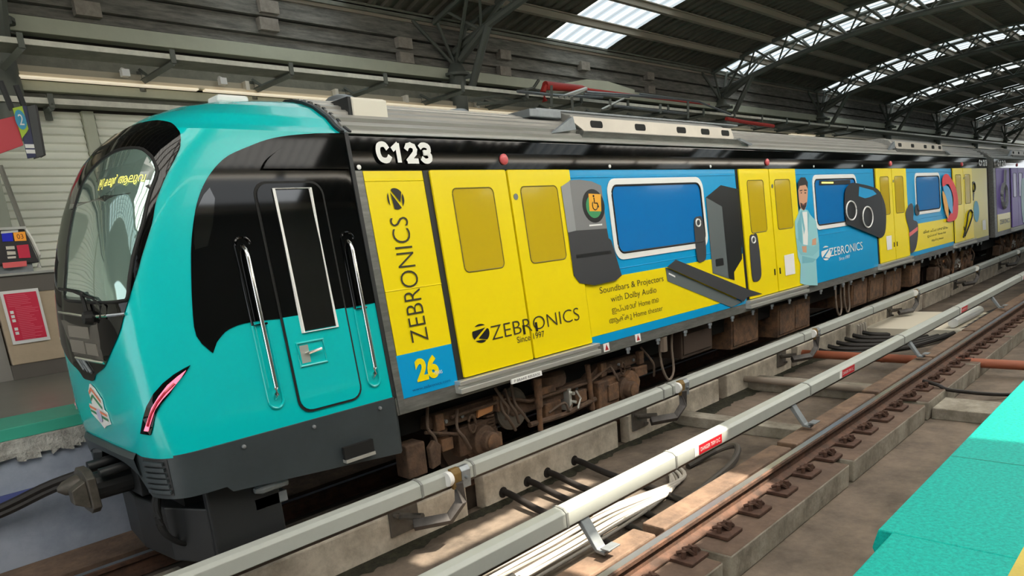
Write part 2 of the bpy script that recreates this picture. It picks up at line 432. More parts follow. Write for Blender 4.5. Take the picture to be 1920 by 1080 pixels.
def roof_fairing(car, x0, x1):
    # air-conditioner housing with a slanting side panel of rounded openings
    pts = lambda y, z0, z1: None
    b = MB()
    b.prism_x([(.34, 3.25), (.36, 3.40), (.42, 3.47), (.60, 3.53), (1.3, 3.53), (1.5, 3.47), (1.56, 3.3)], x0 + .12, x1 - .05)
    b.build('air_conditioner_housing', M_roof, car, bevel=.01)
    z0, z1 = 3.28, 3.43
    f = lambda x, z, off: (x, .335 - off + .12 * (z - 3.28), z)
    outer = [(x0 + .0, z1), (x0 + .03, z1 - .06), (x0 + .2, z0), (x1, z0), (x1 + .04, z0 + .03), (x1 - .02, z1)]
    holes = [rrect(x0 + t * (x1 - x0) - .11, x0 + t * (x1 - x0) + .11, 3.325, 3.40, .028, 3) for t in (.12, .36, .62, .79, .945)]
    panel('fairing_panel', outer, mat('fairing_metal', (206, 198, 186), .4, .3, var=.12, scale=1.5), car, off=.05, thick=.02, fmap=f, holes=holes)
    b = MB()
    for h in holes: panel('fairing_vent', h, M_void, car, off=.0515, thick=.006, fmap=f)  # black sheets stand in for the shade inside the openings
    b = MB(); b.prism_x([(.26, 3.20), (.22, 3.27), (.26, 3.285), (.36, 3.29), (.4, 3.24)], x0 + .1, x1 + .15); b.build('fairing_base', M_steel, car)
    b = MB(); b.prism_y([(x0 - .38, 3.24), (x0 + .02, 3.29), (x0 - .02, 3.42)], .26, .3); b.prism_y([(x1 + .05, 3.29), (x1 + .42, 3.22), (x1 + .38, 3.2), (x1 + .04, 3.26)], .2, .26); split_build(b, 'fairing_end_plate', M_galv, car)

car = thing('metro_car', 'teal and black nosed metro car wrapped in yellow and blue advertising, nearest in the train', 'train', (0, .93, 0), 'cars of the metro train')
XE = 19.25
build_shell(car, -1.68, XE)
# ---- cab shell
def build_cab():
    b = MB(); zs = [1.06 + i * .05 for i in range(42)]
    zs = [z for z in zs if z < 3.12] + [3.15 + .012 * i for i in range(29)] + [3.492]
    nt = 110; rows = []
    for z in zs:
        w = half_width(z); px = pole_x(z)
        row = [(-1.70 + (px + 1.70) * i / 6, YC - w, z) for i in range(6)]
        for i in range(nt + 1):
            x, y = cab_polar(math.pi * i / nt, z); row.append((x, y, z))
        row += [(x, 2 * YC - y, z_) for x, y, z_ in row[:6][::-1]]
        rows.append(row)
    m = len(rows[0]); vs = [p for r in rows for p in r]
    b.add(vs, [(i * m + j, i * m + j + 1, (i + 1) * m + j + 1, (i + 1) * m + j) for i in range(len(rows) - 1) for j in range(m - 1)])
    b.add(rows[0], [tuple(range(m))]); b.add(rows[-1], [tuple(range(m))])
    o = b.build('cab_shell', M_teal, car, smooth=True); return o
cab = build_cab()
def mirror_front(half):      # half outline (y, z) from top centre to bottom centre on the near side
    return half + [(math.pi - p, z) for p, z in half[::-1] if abs(p - math.pi / 2) > .085]
mask_half = [(1.053, 3.235), (0.940, 3.222), (0.819, 3.195), (0.692, 3.144), (0.633, 3.090), (0.599, 3.028), (0.596, 2.977), (0.599, 2.910), (0.617, 2.811), (0.629, 2.674), (0.629, 2.550), (0.648, 2.415), (0.667, 2.304), (0.693, 2.200), (0.748, 2.041), (0.810, 1.895), (0.918, 1.775), (1.082, 1.664)]
mask_half = yz2p([(YC, 3.215), (.78, 3.235)]) + mask_half + yz2p([(.72, 1.60), (.80, 1.555), (.85, 1.545)])
mask_half = smooth_loop(mask_half, 4, closed=False)
mask = panel('front_mask', mirror_front(mask_half), M_black, cab, off=.008, thick=.012, fmap=cabpolar_map, step=.045, smooth=True)
glass_out = smooth_loop([(1.046, 3.038), (0.856, 3.025), (0.763, 2.983), (0.706, 2.930), (0.667, 2.862), (0.673, 2.741), (0.677, 2.553), (0.695, 2.410), (0.715, 2.234), (0.730, 2.112), (0.770, 2.095), (0.908, 2.092), (1.443, 2.101), (1.799, 2.115), (1.798, 2.194), (1.736, 2.339), (1.744, 2.520), (1.718, 2.698), (1.664, 2.865), (1.513, 2.971), (1.254, 3.020)], 3)
glass = panel('windshield', glass_out, M_glass, cab, off=.013, thick=.008, fmap=cabpolar_map, step=.045, smooth=True)
b = MB(); b.tube([cabpolar_map(p, z, .012) for p, z in glass_out], .012, 6, closed=True); b.build('windshield_gasket', M_rubber, cab, smooth=True)
panel('display_box', [(1.314, 2.927), (0.762, 2.966), (0.686, 2.886), (0.688, 2.820), (1.079, 2.746)], mat('display_backing', (86, 104, 98), .1, coat=.5), cab, off=.016, thick=.002, fmap=cabpolar_map, step=.05)
dq = [(1.138, 2.798), (0.722, 2.849), (1.215, 2.893)]
lettering('destination_display', '[41] കലൂർ ആലുവ', -dq[0][0], -dq[1][0], dq[1][1] - .055, dq[1][1] + .02, M_led, cab, off=.019, fmap=lambda a, z, o: cabpolar_map(-a, z, o))
panel('cab_header_band', [(1.897, 2.769), (1.017, 2.753), (0.669, 2.793), (0.670, 2.754), (0.995, 2.715), (1.887, 2.731)], mat('dark_header_band', (50, 54, 52), .12, coat=.5), cab, off=.0155, thick=.002, fmap=cabpolar_map, step=.05)
b = MB()
wp = lambda y, z, o=.03: cabfront_map(y, z, o)
b.tube([wp(.56, 2.0), wp(.60, 2.06), wp(.66, 2.16)], .013, 6); b.tube([wp(.62, 2.14), wp(.85, 2.17), wp(1.2, 2.19)], .01, 6); b.tube([wp(.36, 1.99), wp(.34, 2.07), wp(.45, 2.12), wp(.62, 2.14)], .008, 6)
b.lathe(wp(.57, 1.995, .005), (-1, 0, .1), [(0, .05), (.05, .04), (.06, .01)], 12)
split_build(b, 'windshield_wiper', M_rubber, cab)
b = MB(); b.tube([wp(y, 2.0 + .03 * abs(y - .6), .012) for y in (.16, .3, .45, .6, .8, 1.0, 1.2, 1.36)], .010, 6); b.tube([wp(y, 1.70, .012) for y in (.46, .6, .8, 1.0, 1.1)], .011, 6); split_build(b, 'mask_trim_strip', M_chrome, cab)
panel('number_plate', [(.47, 1.715), (.47, 1.965), (1.34, 1.965), (1.14, 1.715)], mat('smoked_plate', (84, 80, 76), .15, coat=.6), cab, off=.011, thick=.005, fmap=cabfront_map, step=.1)
for (y0, y1, z0, z1) in ((.66, 1.16, 1.85, 1.93), (.54, .78, 1.74, 1.82), (.82, 1.16, 1.74, 1.83)): panel('plate_sticker', [(y0, z0), (y0, z1), (y1, z1), (y1, z0)], mat('faded_plate_sticker', (128, 122, 114), .4), cab, off=.014, thick=.003, fmap=cabfront_map, step=.1)
b = MB()
for (ya, za, yb, zb, w) in ((1.07, 1.69, .95, 1.62, .02), (1.0, 1.69, .88, 1.61, .012), (.98, 1.62, .92, 1.69, .012), (.92, 1.69, .79, 1.61, .022), (1.09, 1.69, 1.02, 1.693, .014)):
    b.tube([wp(ya, za, .011), wp((ya + yb) / 2, (za + zb) / 2, .011), wp(yb, zb, .011)], w * .6, 5)
split_build(b, 'maker_badge', M_galv, cab)
# emblem: white plaque with tricolour chevrons, bars and a wheel
em = .85; ez = -.04
plq = panel('emblem_plaque', [(em - .19, 1.375 + ez), (em - .19, 1.29 + ez), (em - .06, 1.26 + ez), (em, 1.235 + ez), (em + .06, 1.27 + ez), (em + .21, 1.325 + ez), (em + .21, 1.40 + ez), (em + .13, 1.40 + ez), (em + .15, 1.50 + ez), (em + .07, 1.56 + ez), (em - .01, 1.535 + ez), (em - .13, 1.46 + ez), (em - .13, 1.385 + ez)], M_white, cab, off=.01, thick=.006, fmap=cabfront_map, step=.1)
b = MB(); b.m = 0
def strip2(pts, w, o=.014):
    for (a, c), (d, e) in zip(pts, pts[1:]):
        b.add([wp(a, c, o), wp(d, e, o), wp(d, e + w, o), wp(a, c + w, o)], [(0, 1, 2, 3)])
strip2([(em + .13, 1.475 + ez), (em + .06, 1.515 + ez), (em - .11, 1.435 + ez)], .022); strip2([(em + .2, 1.375 + ez), (em - .18, 1.345 + ez)], .016)
b.m = 1; strip2([(em + .13, 1.425 + ez), (em + .06, 1.465 + ez), (em - .11, 1.388 + ez)], .022); strip2([(em + .2, 1.345 + ez), (em - .18, 1.312 + ez)], .016)
b.build('emblem_stripes', [mat('emblem_saffron', (232, 130, 90), .5), mat('emblem_green', (60, 140, 96), .5)], cab, fix=False)
panel('emblem_wheel', ring_poly(em, 1.335 + ez, .05, .05, 18), mat('emblem_lilac', (196, 190, 220), .5), cab, off=.016, thick=.004, fmap=cabfront_map)
# headlamps
def headlamp(pts_fn):
    out = [(-3.222, 1.637), (-3.264, 1.624), (-3.338, 1.597), (-3.412, 1.555), (-3.473, 1.496), (-3.517, 1.418), (-3.542, 1.338), (-3.560, 1.238)]
    inn = [(-3.527, 1.229), (-3.512, 1.283), (-3.489, 1.358), (-3.449, 1.422), (-3.387, 1.480), (-3.322, 1.547), (-3.273, 1.584), (-3.222, 1.637)]
    poly = out + inn[:-1]
    core = [(-3.260, 1.609), (-3.322, 1.579), (-3.391, 1.537), (-3.449, 1.478), (-3.495, 1.408), (-3.523, 1.330), (-3.544, 1.262), (-3.530, 1.258), (-3.510, 1.325), (-3.481, 1.395), (-3.436, 1.451), (-3.376, 1.502), (-3.301, 1.568)]
    return poly, core
hp, hc = headlamp(None)
def cabside_far(x, z, off):
    p = cabside_map(x, z, off); return (p[0], 2 * YC - p[1], p[2])
for fm in (cabside_map, cabside_far):
    h = panel('headlamp', hp, M_black, cab, off=.012, thick=.012, fmap=fm, step=.05)
    panel('lamp_lens', hc, M_lamp, h, off=.019, thick=.008, fmap=fm, step=.05)
    mid = [((a[0] + c[0]) / 2, (a[1] + c[1]) / 2) for a, c in zip(hc[1:6], hc[11:6:-1])]
    b = MB(); b.tube([fm(x, z, .02) for x, z in mid], .009, 6); b.build('lamp_centre_line', mat('deep_red_lens', (196, 40, 66), .3), h)
# side black field
sb = [(-1.945, 3.141), (-2.169, 3.119), (-2.342, 3.086), (-2.493, 3.036), (-2.653, 2.973), (-2.764, 2.893), (-2.847, 2.806), (-2.916, 2.705), (-2.972, 2.586), (-3.026, 2.434), (-3.065, 2.281), (-3.117, 2.025), (-3.138, 1.815), (-3.057, 1.686)]
sb2 = [(-3.016, 1.752), (-2.942, 1.812), (-2.840, 1.844), (-2.709, 1.850), (-2.526, 1.842), (-2.412, 1.841), (-2.083, 1.843), (-1.963, 1.843), (-1.691, 1.849)]
rear = [(-1.702, sb2[-1][1]), (-1.702, 3.149)]
black_poly = smooth_loop(sb, 3, closed=False) + smooth_loop(sb2, 3, closed=False) + rear
panel('black_side_field', black_poly, M_black, cab, off=.006, thick=.006, fmap=cabside_map, step=.09, smooth=True)
panel('black_side_field', black_poly, M_black, cab, off=.006, thick=.006, fmap=cabside_far, step=.12, smooth=True)
panel('cab_brow', smooth_loop([(-2.433, 2.881), (-2.390, 2.936), (-2.326, 2.984), (-2.231, 3.036), (-2.091, 3.084), (-1.905, 3.120), (-1.715, 3.140)], 3, closed=False) + [(-1.726, 2.879), (-2.095, 2.880)], M_black, cab, off=.035, thick=.035, fmap=cabside_map, step=.08, smooth=True)
b = MB(); b.prism_x([(zside(1.08) - .006, 1.08), (zside(3.15) - .02, 3.15), (zside(3.15) + .03, 3.16), (zside(1.0) + .03, .93)], -1.70, -1.665); b.build('body_joint', M_dark, car)
b = MB(); b.prism_x([(zside(.92) - .012, .92), (zside(2.87) - .012, 2.87), (zside(2.87) + .02, 2.87), (zside(.92) + .02, .92)], -1.665, -1.60); b.build('stainless_corner_post', M_steel, car)
arc = [(YC - w, z) for z, w in SEC]
arc = [roof_pt(i / 60, .022) for i in range(61)] + [roof_pt(1 - i / 60, -.02) for i in range(61)]
b = MB(); b.prism_x(arc, -1.725, -1.69); b.build('cab_roof_joint', M_dark, car); b = MB(); b.prism_x(arc, -1.65, -1.625); b.build('cab_roof_joint', M_dark, car)
b = MB(); b.prism_x([roof_pt(i / 60, .014) for i in range(61)] + [roof_pt(1 - i / 60, -.02) for i in range(61)], -1.70, -1.64); b.build('joint_light_strip', M_galv, car)
# cab door
zdiv = 1.845
door_out = rrect(-2.53, -1.975, 1.13, 2.80, .1)
cd = panel('cab_door', door_out, M_rubber, cab, off=.010, thick=.006, fmap=cabside_map)
def clip_z(poly, z, keep_top):
    out = []
    for (a, b_), (c, d) in zip(poly, poly[1:] + poly[:1]):
        ia = (b_ >= z) == keep_top; ic = (d >= z) == keep_top
        if ia: out.append((a, b_))
        if ia != ic: t = (z - b_) / (d - b_); out.append((a + t * (c - a), z))
    return out
dl = rrect(-2.512, -1.993, 1.148, 2.782, .09)
panel('door_leaf_upper', clip_z(dl, zdiv, True), M_black, cd, off=.018, thick=.008, fmap=cabside_map)
panel('door_leaf_lower', clip_z(dl, zdiv, False), M_teal, cd, off=.018, thick=.008, fmap=cabside_map)
panel('door_window', [(-2.37, 1.725), (-2.10, 1.725), (-2.10, 2.735), (-2.37, 2.735)], M_door_glass, cd, off=.022, thick=.004, fmap=cabside_map)
b = MB(); b.tube([cabside_map(x, z, .023) for x, z in ((-2.38, 1.715), (-2.09, 1.715), (-2.09, 2.745), (-2.38, 2.745))], .014, 4, closed=True); b.build('door_window_trim', M_white, cd)
hx0, hx1, hz0, hz1 = -2.455, -2.235, 1.475, 1.645
b = MB(); b.tube([cabside_map(x, z, .022) for x, z in ((hx0, hz0), (hx1, hz0), (hx1, hz1), (hx0, hz1))], .011, 6, closed=True); b.build('handle_recess_rim', M_teal, cd)
panel('handle_recess_plate', [(hx0 + .02, hz0 + .02), (hx0 + .09, hz0 + .02), (hx0 + .09, hz1 - .02), (hx0 + .02, hz1 - .02)], M_alu, cd, off=.021, thick=.003, fmap=cabside_map)
b = MB(); b.tube([cabside_map(hx0 + .07, 1.565, .02), cabside_map(hx0 + .07, 1.565, .05), cabside_map(hx1 - .04, 1.58, .05)], .011, 6); b.build('door_handle', M_chrome, cd)
for gx, za, zb in ((-2.69, 1.29, 2.37), (-1.845, 1.27, 2.35)):
    g = MB(); g.tube([cabside_map(gx, za, .0), cabside_map(gx, za + .03, .035), cabside_map(gx, za + .08, .05), cabside_map(gx, zb - .08, .05), cabside_map(gx, zb - .03, .035), cabside_map(gx, zb, .0)], .016, 10); gr = g.build('grab_rail', M_chrome, cab, smooth=True)
    pill = rrect(gx - .055, gx + .055, za - .07, zb + .06, .054, 6)
    b = MB(); b.tube([cabside_map(x, z, .007) for x, z in clip_z(pill, zdiv - .02, False)][0:], .010, 6, closed=False); b.build('rail_recess_rim', M_teal, gr)
    b = MB(); b.tube([cabside_map(x, z, .010) for x, z in clip_z(pill, zdiv - .02, True)], .010, 6, closed=False); b.build('rail_recess_rim', M_black, gr)
# mirror-like side pane in the black field
panel('side_quarter_pane', [(-3.022, 2.371), (-2.999, 2.502), (-2.948, 2.630), (-2.884, 2.718), (-2.831, 2.765), (-2.811, 2.695), (-2.863, 2.529), (-2.933, 2.386)], M_door_glass, cab, off=.010, thick=.003, fmap=cabside_map, step=.06, smooth=True)
# roof marker, antenna box, lamps
b = MB(); b.box(-1.44, -1.09, .42, .85, 3.27, 3.475); b.box(-1.44, -1.10, .38, .43, 3.25, 3.46); b.build('roof_equipment_box', M_cream, car, bevel=.012)
b = MB(); b.box(-1.47, -1.44, .40, .84, 3.26, 3.47); b.build('box_end_plate', M_dark, car)
b = MB(); b.lathe((-1.2, .9, 3.50), (0, 0, 1), [(0, .16), (.03, .155), (.07, .11), (.09, .05), (.095, .0)], 18); b.lathe((.2, .95, 3.50), (0, 0, 1), [(0, .14), (.02, .13), (.05, .09), (.06, .0)], 18); split_build(b, 'roof_antenna_dome', M_galv, car, smooth=True)
b = MB(); b.box(-2.33, -2.08, .85, 1.05, 3.455, 3.52); b.build('roof_marker_plate', M_white, cab, bevel=.02)
roof_fairing(car, 1.22, 4.72); roof_fairing(car, 11.6, 15.2)
b = MB(); b.box(.95, 5.4, .55, 1.65, 3.52, 3.545); b.box(.8, 1.3, .5, .9, 3.44, 3.52); b.build('roof_hatch_cover', M_galv, car, bevel=.01)

# ---- charcoal front skirt
def skirt_plan(z, t):     # t: 0 side rear .. 1 nose centre
    w = half_width(z) + .012; d = .42; xn = -3.585; xc = xn + d; p = 4.0
    if t < .5: return (-1.70 + (xc + 1.70) * t / .5, YC - w)
    a = math.pi / 2 * (t - .5) / .5; return (xc - d * math.sin(a) ** (2 / p), YC - w * math.cos(a) ** (2 / p))
def skirt():
    out = MB()
    ts = [i / 80 for i in range(0, 73)]
    for sgn in (0, 1):
        vs = []; fs = []
        for t in ts:
            x, y = skirt_plan(1.0, t); zl = .745 - max(0, (x + 3.3)) * .095 if t < .5 else .775 + .13 * max(0, (t - .84) / .06)
            yi = y + .05
            if sgn: y, yi = 2 * YC - y, 2 * YC - yi
            vs += [(x, y, 1.075), (x, y, zl), (x + .05, yi, zl), (x + .05, yi, 1.075)]
        for i in range(len(ts) - 1):
            for j in range(4): fs.append((i * 4 + j, i * 4 + (j + 1) % 4, i * 4 + 4 + (j + 1) % 4, i * 4 + 4 + j))
        fs += [(3, 2, 1, 0), tuple(len(vs) - 4 + j for j in range(4))]
        out.add(vs, fs)
    vs = []; fs = []
    for i in range(41):
        a = -1 + 2 * i / 40; y = YC + a * .58; t = abs(y - YC) / .93
        x = -3.585 + .42 * (1 - (1 - t ** 4.0) ** (1 / 4.0)) - .012
        zl = .985 - .08 * abs(a) ** 4
        vs += [(x, y, 1.075), (x - .02, y, 1.04), (x, y, zl), (x + .12, y, zl), (x + .12, y, 1.075)]
    for i in range(40):
        for j in range(5): fs.append((i * 5 + j, i * 5 + (j + 1) % 5, i * 5 + 5 + (j + 1) % 5, i * 5 + 5 + j))
    out.add(vs, fs)
    return out.build('front_skirt', M_char, car, smooth=True)
sk = skirt()
def skirt_strip(t0, t1, z0, z1, o, name, m):
    b = MB(); n = 8; vs = []
    for i in range(n + 1):
        x, y = skirt_plan(1.0, t0 + (t1 - t0) * i / n); x2, y2 = skirt_plan(1.0, t0 + (t1 - t0) * i / n + .004); dx, dy = x2 - x, y2 - y; l = math.hypot(dx, dy); nx, ny = dy / l, -dx / l
        if nx > 0: nx, ny = -nx, -ny
        vs += [(x + nx * o, y + ny * o, z1), (x + nx * o, y + ny * o, z0), (x - nx * .01, y - ny * .01, z0), (x - nx * .01, y - ny * .01, z1)]
    fs = [(i * 4 + j, i * 4 + (j + 1) % 4, i * 4 + 4 + (j + 1) % 4, i * 4 + 4 + j) for i in range(n) for j in range(4)] + [(3, 2, 1, 0), tuple(4 * n + j for j in range(4))]
    b.add(vs, fs); return b.build(name, m, sk)
vp = skirt_strip(.69, .845, .80, 1.05, .004, 'skirt_vent_panel', M_dark)
for i in range(6): skirt_strip(.70 + .003 * i, .835, .815 + i * .039, .84 + i * .039, .022, 'skirt_vent_louvre', M_char)
b = MB(); b.box(-2.25, -1.98, -.062, -.03, .70, .80); b.build('skirt_step_opening', M_void, sk)
b = MB(); b.box(-2.25, -1.98, -.075, .0, .675, .70); b.build('skirt_step', M_alu, sk)
b = MB()
for x in (-3.0, -2.45, -1.85): b.lathe((x, -.005, 1.02), (0, -1, 0), [(0, .016), (.03, .014), (.034, .001)], 8)
split_build(b, 'skirt_bolt', M_galv, sk)
# snow-plough style deflector under the skirt
b = MB()
b.prism_z([(-3.28, .12), (-3.45, .45), (-3.5, .93), (-3.45, 1.41), (-3.28, 1.74), (-3.18, 1.7), (-3.2, .93), (-3.18, .16)], .20, .62)
b.box(-3.28, -2.75, .08, .16, .22, .76); b.box(-3.28, -2.75, 1.7, 1.78, .22, .76)
b.build('rail_deflector', M_dark, car, bevel=.015)
b = MB(); b.tube([(-2.95, .06, .655), (-2.9, .06, .655), (-2.70, .06, .66)], [.02, .04, .04], 10); b.box(-2.95, -2.7, .08, .16, .5, .58); b.build('under_skirt_tank', M_galv, car)
# coupler
M_scuff = mat('scuffed_coupler_metal', (92, 87, 80), .5, .3, var=.4, scale=12)
cp = MB(); cp.box(-3.5, -3.0, .72, 1.14, .66, .9); cp.cyl((-3.76, YC, .78), (-3.3, YC, .78), .105, 16)
cpo = cp.build('coupler', M_dark, car, bevel=.01)
for y, r in ((.78, .035), (1.06, .04)): b = MB(); b.cyl((-3.72, y, .90), (-3.1, y, .93), r, 10); b.build('coupler_pipe', M_dark, cpo, smooth=True)
b = MB(); b.prism_x([(.77, .66), (.77, .88), (.85, .93), (1.02, .93), (1.10, .88), (1.10, .66), (1.02, .61), (.85, .61)], -3.81, -3.75); b.build('coupler_face', M_scuff, cpo, bevel=.008)
b = MB(); b.lathe((-3.81, 1.02, .80), (-1, 0, 0), [(0, .08), (.1, .05), (.14, .015)], 14); b.build('coupler_cone', M_scuff, cpo, smooth=True)
b = MB(); b.prism_y([(-3.81, .66), (-3.91, .72), (-3.91, .82), (-3.81, .87)], .80, .90); b.build('coupler_horn', M_scuff, cpo, bevel=.008)
b = MB(); b.tube([(-3.44, .56, .80), (-3.44, .55, .90), (-3.44, .66, .90), (-3.44, .67, .80), (-3.44, .61, .77)], .010, 6, closed=True); b.build('coupler_release_ring', mat('faded_red_ring', (150, 70, 74), .6), cpo)
for dy in (0, .06):
    b = MB(); b.tube(smooth_loop([(-3.3, .38 + dy, .86), (-3.50, .34 + dy, .74), (-3.52, .32 + dy, .5), (-3.42, .34 + dy, .36), (-3.3, .40 + dy, .32)], 5, False), .02, 8); b.build('coupler_hose', M_rubber, car, smooth=True)
b = MB(); b.box(-3.35, 19.0, .32, 1.5, .62, .92); b.build('underframe', M_void, car)

# ---- side of the car: panels, doors, windows
def side_paint(name, poly, m, off=.006): return panel(name, poly, m, car, off=off, thick=.006)
def q(x0, x1, z0, z1): return [(x0, z0), (x1, z0), (x1, z1), (x0, z1)]
side_paint('yellow_panel', q(-1.585, -.985, 1.395, 2.868), M_yellow)
side_paint('blue_panel', q(-1.605, -.99, 1.035, 1.395), M_blue)
b = MB(); b.tube([side_map(-1.585, 1.92, .006), side_map(-.985, 1.92, .006)], .006, 4); b.tube([side_map(-1.585, 2.79, .006), side_map(-.985, 2.79, .006)], .005, 4); split_build(b, 'panel_crease', M_yellow, car)
for k in range(4): door_pair(car, DP * k, M_yellow, M_yelwin)
WIN = [(1.62, 3.52), (7.17, 9.0), (12.62, 14.4)]
for k, (w0, w1) in enumerate(WIN):
    x0, x1 = DP * k + .955, DP * (k + 1) - .985
    side_paint('blue_panel', q(x0, x1, 1.03, 2.868), M_blue)
    side_window(car, w0, w1, 1.965, 2.70, M_bluewin)
    b = MB(); b.tube([side_map(x0, 1.80, .007), side_map(x1, 1.80, .007)], .005, 4); b.tube([side_map(x0, 2.79, .007), side_map(x1, 2.79, .007)], .005, 4); split_build(b, 'panel_crease', M_blue, car)
    b = MB(); b.prism_x([side_map(0, z, .012)[1:] for z in (1.07, 2.87)] + [side_map(0, z, -.01)[1:] for z in (2.87, 1.07)], DP * (k + 1) - .99, DP * (k + 1) - .925); b.build('door_pocket_edge', M_void, car)
b = MB(); b.prism_x([side_map(0, z, .012)[1:] for z in (1.05, 2.87)] + [side_map(0, z, -.01)[1:] for z in (2.87, 1.05)], -.99, -.925); b.build('door_pocket_edge', M_dark, car)
side_paint('yellow_panel', q(17.46, 19.2, 1.03, 2.868), mat('pale_yellow_vinyl', (224, 208, 62), .3, coat=.3))
for k, ya in ((0, [(1.588, 1.724), (2.566, 1.726), (3.624, 1.722), (4.455, 1.723)]), (2, [(12.483, 1.721), (13.851, 1.696), (15.111, 1.683)])):
    x0, x1 = DP * k + .955, DP * (k + 1) - .985
    zt = sum(p[1] for p in ya) / len(ya)
    side_paint('yellow_lower_panel', q(x0, x1, 1.13 if k == 0 else 1.12, zt), M_yellow, .009)
# ---- graphics printed on the wrap
def art(name, poly, m, off=.0375): return panel(name, poly, m, car, off=off, thick=.002)
S_BODY, S_TOP = .0125, .0375
def logo(cx, cz, r, m, off, turn=0, sx=1.0):
    b = MB()
    def P(x, z):
        if turn == 90: x, z = -z, x
        return side_map(cx + x * r * sx, cz + z * r, off)
    def arcpts(a0, a1, n=10, rr=1.0): return [(rr * math.cos(math.radians(a0 + (a1 - a0) * i / n)), rr * math.sin(math.radians(a0 + (a1 - a0) * i / n))) for i in range(n + 1)]
    shapes = [arcpts(150, 205) + [(-.2, -.12), (.62, .5)][:2], arcpts(-55, 15) + [(.8, .35), (-.55, -.55)], arcpts(52, 128, 8), arcpts(222, 300, 8) + [(.1, -.72)]]
    shapes[0] = arcpts(158, 210) + [(.55, .45)]
    shapes[0] = [(-.93, .36)] + arcpts(160, 212)[1:] + [(.62, .52)]
    shapes[1] = [(-.35, -.48)] + arcpts(-52, 18) + [(.80, .42)]
    for sh in shapes: b.add([P(x, z) for x, z in sh], [tuple(range(len(sh)))])
    return b.build('ball_logo', m, car, fix=False)
C_ = [(-1.463, 3.083), (-1.473, 2.903), (-0.867, 3.061), (-0.912, 2.912)]
GLYPH = {'C': [[(.95, .80), (.78, .96), (.5, 1.0), (.2, .9), (.06, .65), (.06, .35), (.2, .1), (.5, 0), (.78, .04), (.95, .2)]], '1': [[(.15, .74), (.6, 1.0), (.6, 0)]],
         '2': [[(.08, .78), (.22, .95), (.5, 1.0), (.8, .92), (.9, .72), (.8, .5), (.08, .0), (.95, .0)]], '3': [[(.1, .9), (.3, 1.0), (.6, 1.0), (.85, .88), (.85, .65), (.65, .53), (.4, .52)], [(.4, .52), (.7, .5), (.92, .34), (.88, .12), (.62, 0), (.3, 0), (.08, .12)]],
         'D': [[(.1, 0), (.1, 1), (.5, 1), (.85, .8), (.92, .5), (.85, .2), (.5, 0), (.1, 0)]]}
def stencil_number(body, x0, x1, z0, z1, w, parent):
    cw = (x1 - x0) / len(body)
    for i, ch in enumerate(body):
        b = MB()
        for st in GLYPH[ch]:
            P = [(x0 + cw * (i + .10 + .74 * px), z0 + w / 2 + (z1 - z0 - w) * pz) for px, pz in (smooth_loop(st, 3, False) if ch in 'C3' else st)]
            for si_, ((ax, az), (bx, bz)) in enumerate(zip(P, P[1:])):
                dx, dz = bx - ax, bz - az; l = math.hypot(dx, dz) or 1; nx, nz = -dz / l * w / 2, dx / l * w / 2; ex, ez = dx / l * w * .3, dz / l * w * .3
                b.add([side_map(ax + nx - ex, az + nz - ez, (.030 + .0007 * si_)), side_map(ax - nx - ex, az - nz - ez, .030 + .0007 * si_), side_map(bx - nx + ex, bz - nz + ez, .030 + .0007 * si_), side_map(bx + nx + ex, bz + nz + ez, .030 + .0007 * si_)], [(0, 1, 2, 3)])
        b.build('car_number_digit', M_white, parent, fix=False)
stencil_number('C123', C_[0][0] + .015, C_[2][0], 2.92, 3.09, .042, car)
lettering('brand_lettering', 'ZEBRONICS', -1.415, -1.235, 1.47, 2.50, M_ink, car, off=.0125, turn=90, thin=-.012)
logo(-1.318, 2.646, .085, M_gk, .0125, turn=90, sx=1.0)
B_ = [(-0.523, 1.365), (-0.479, 1.502), (0.763, 1.331), (0.778, 1.481)]
lettering('brand_lettering', 'ZEBRONICS', B_[0][0], B_[2][0], 1.345, 1.475, M_ink, car, off=.035, thin=-.012)
logo(-.65, 1.43, .085, M_gk, .035, sx=1.25)
lettering('since_lettering', 'Since 1997', [(-0.204, 1.291)][0][0], [(0.190, 1.294)][0][0], 1.262, 1.322, M_ink, car, off=.035)
lettering('anniversary_figure', '26', [(-1.430, 1.262)][0][0], [(-1.183, 1.214)][0][0], [(-1.412, 1.139)][0][1], [(-1.209, 1.340)][0][1], M_yellow, car, off=.0125, thin=.05)
lettering('anniversary_word', 'YEARS', -1.245, -1.15, 1.165, 1.195, M_white, car, off=.014)
lettering('web_address', 'www.zebronics.com', -1.5, -1.08, 1.075, 1.10, mat('dark_blue_ink', (0, 84, 140), .5), car, off=.0125)
# tower speaker
art('tower_speaker_side', [(0.752, 2.700), (0.900, 2.755), (0.894, 2.254), (0.761, 2.241)], M_gl)
art('tower_speaker_front', [(0.901, 2.761), (1.067, 2.764), (1.261, 2.745), (1.418, 2.698), (1.424, 2.245), (0.894, 2.254)], mat('graphic_silver', (128, 128, 130), .4), .0375)
art('tower_speaker_base', [(0.763, 2.246), (0.894, 2.254), (1.424, 2.245), (1.431, 2.141), (1.474, 2.115), (1.587, 1.719), (1.468, 1.678), (1.082, 1.669), (0.839, 1.719), (0.761, 1.805)], M_gd)
art('tower_speaker_base_edge', [(0.841, 2.012), (1.441, 2.008), (1.453, 1.972), (0.841, 1.973)], M_gk, .0385)
art('speaker_ring', ring_poly(*[(1.242, 2.491)][0], .19, .175), M_gk, .0385)
art('speaker_ring_inner', ring_poly(*[(1.241, 2.485)][0], .13, .12), mat('graphic_ring_green', (60, 150, 96), .4), .0395)
wc = [(1.179, 2.620), (1.389, 2.609), (1.359, 2.430), (1.157, 2.439)]
art('accessibility_sticker', wc, mat('sticker_yellow', (244, 176, 46), .4), .0405)
wx, wz = sum(p[0] for p in wc) / 4, sum(p[1] for p in wc) / 4
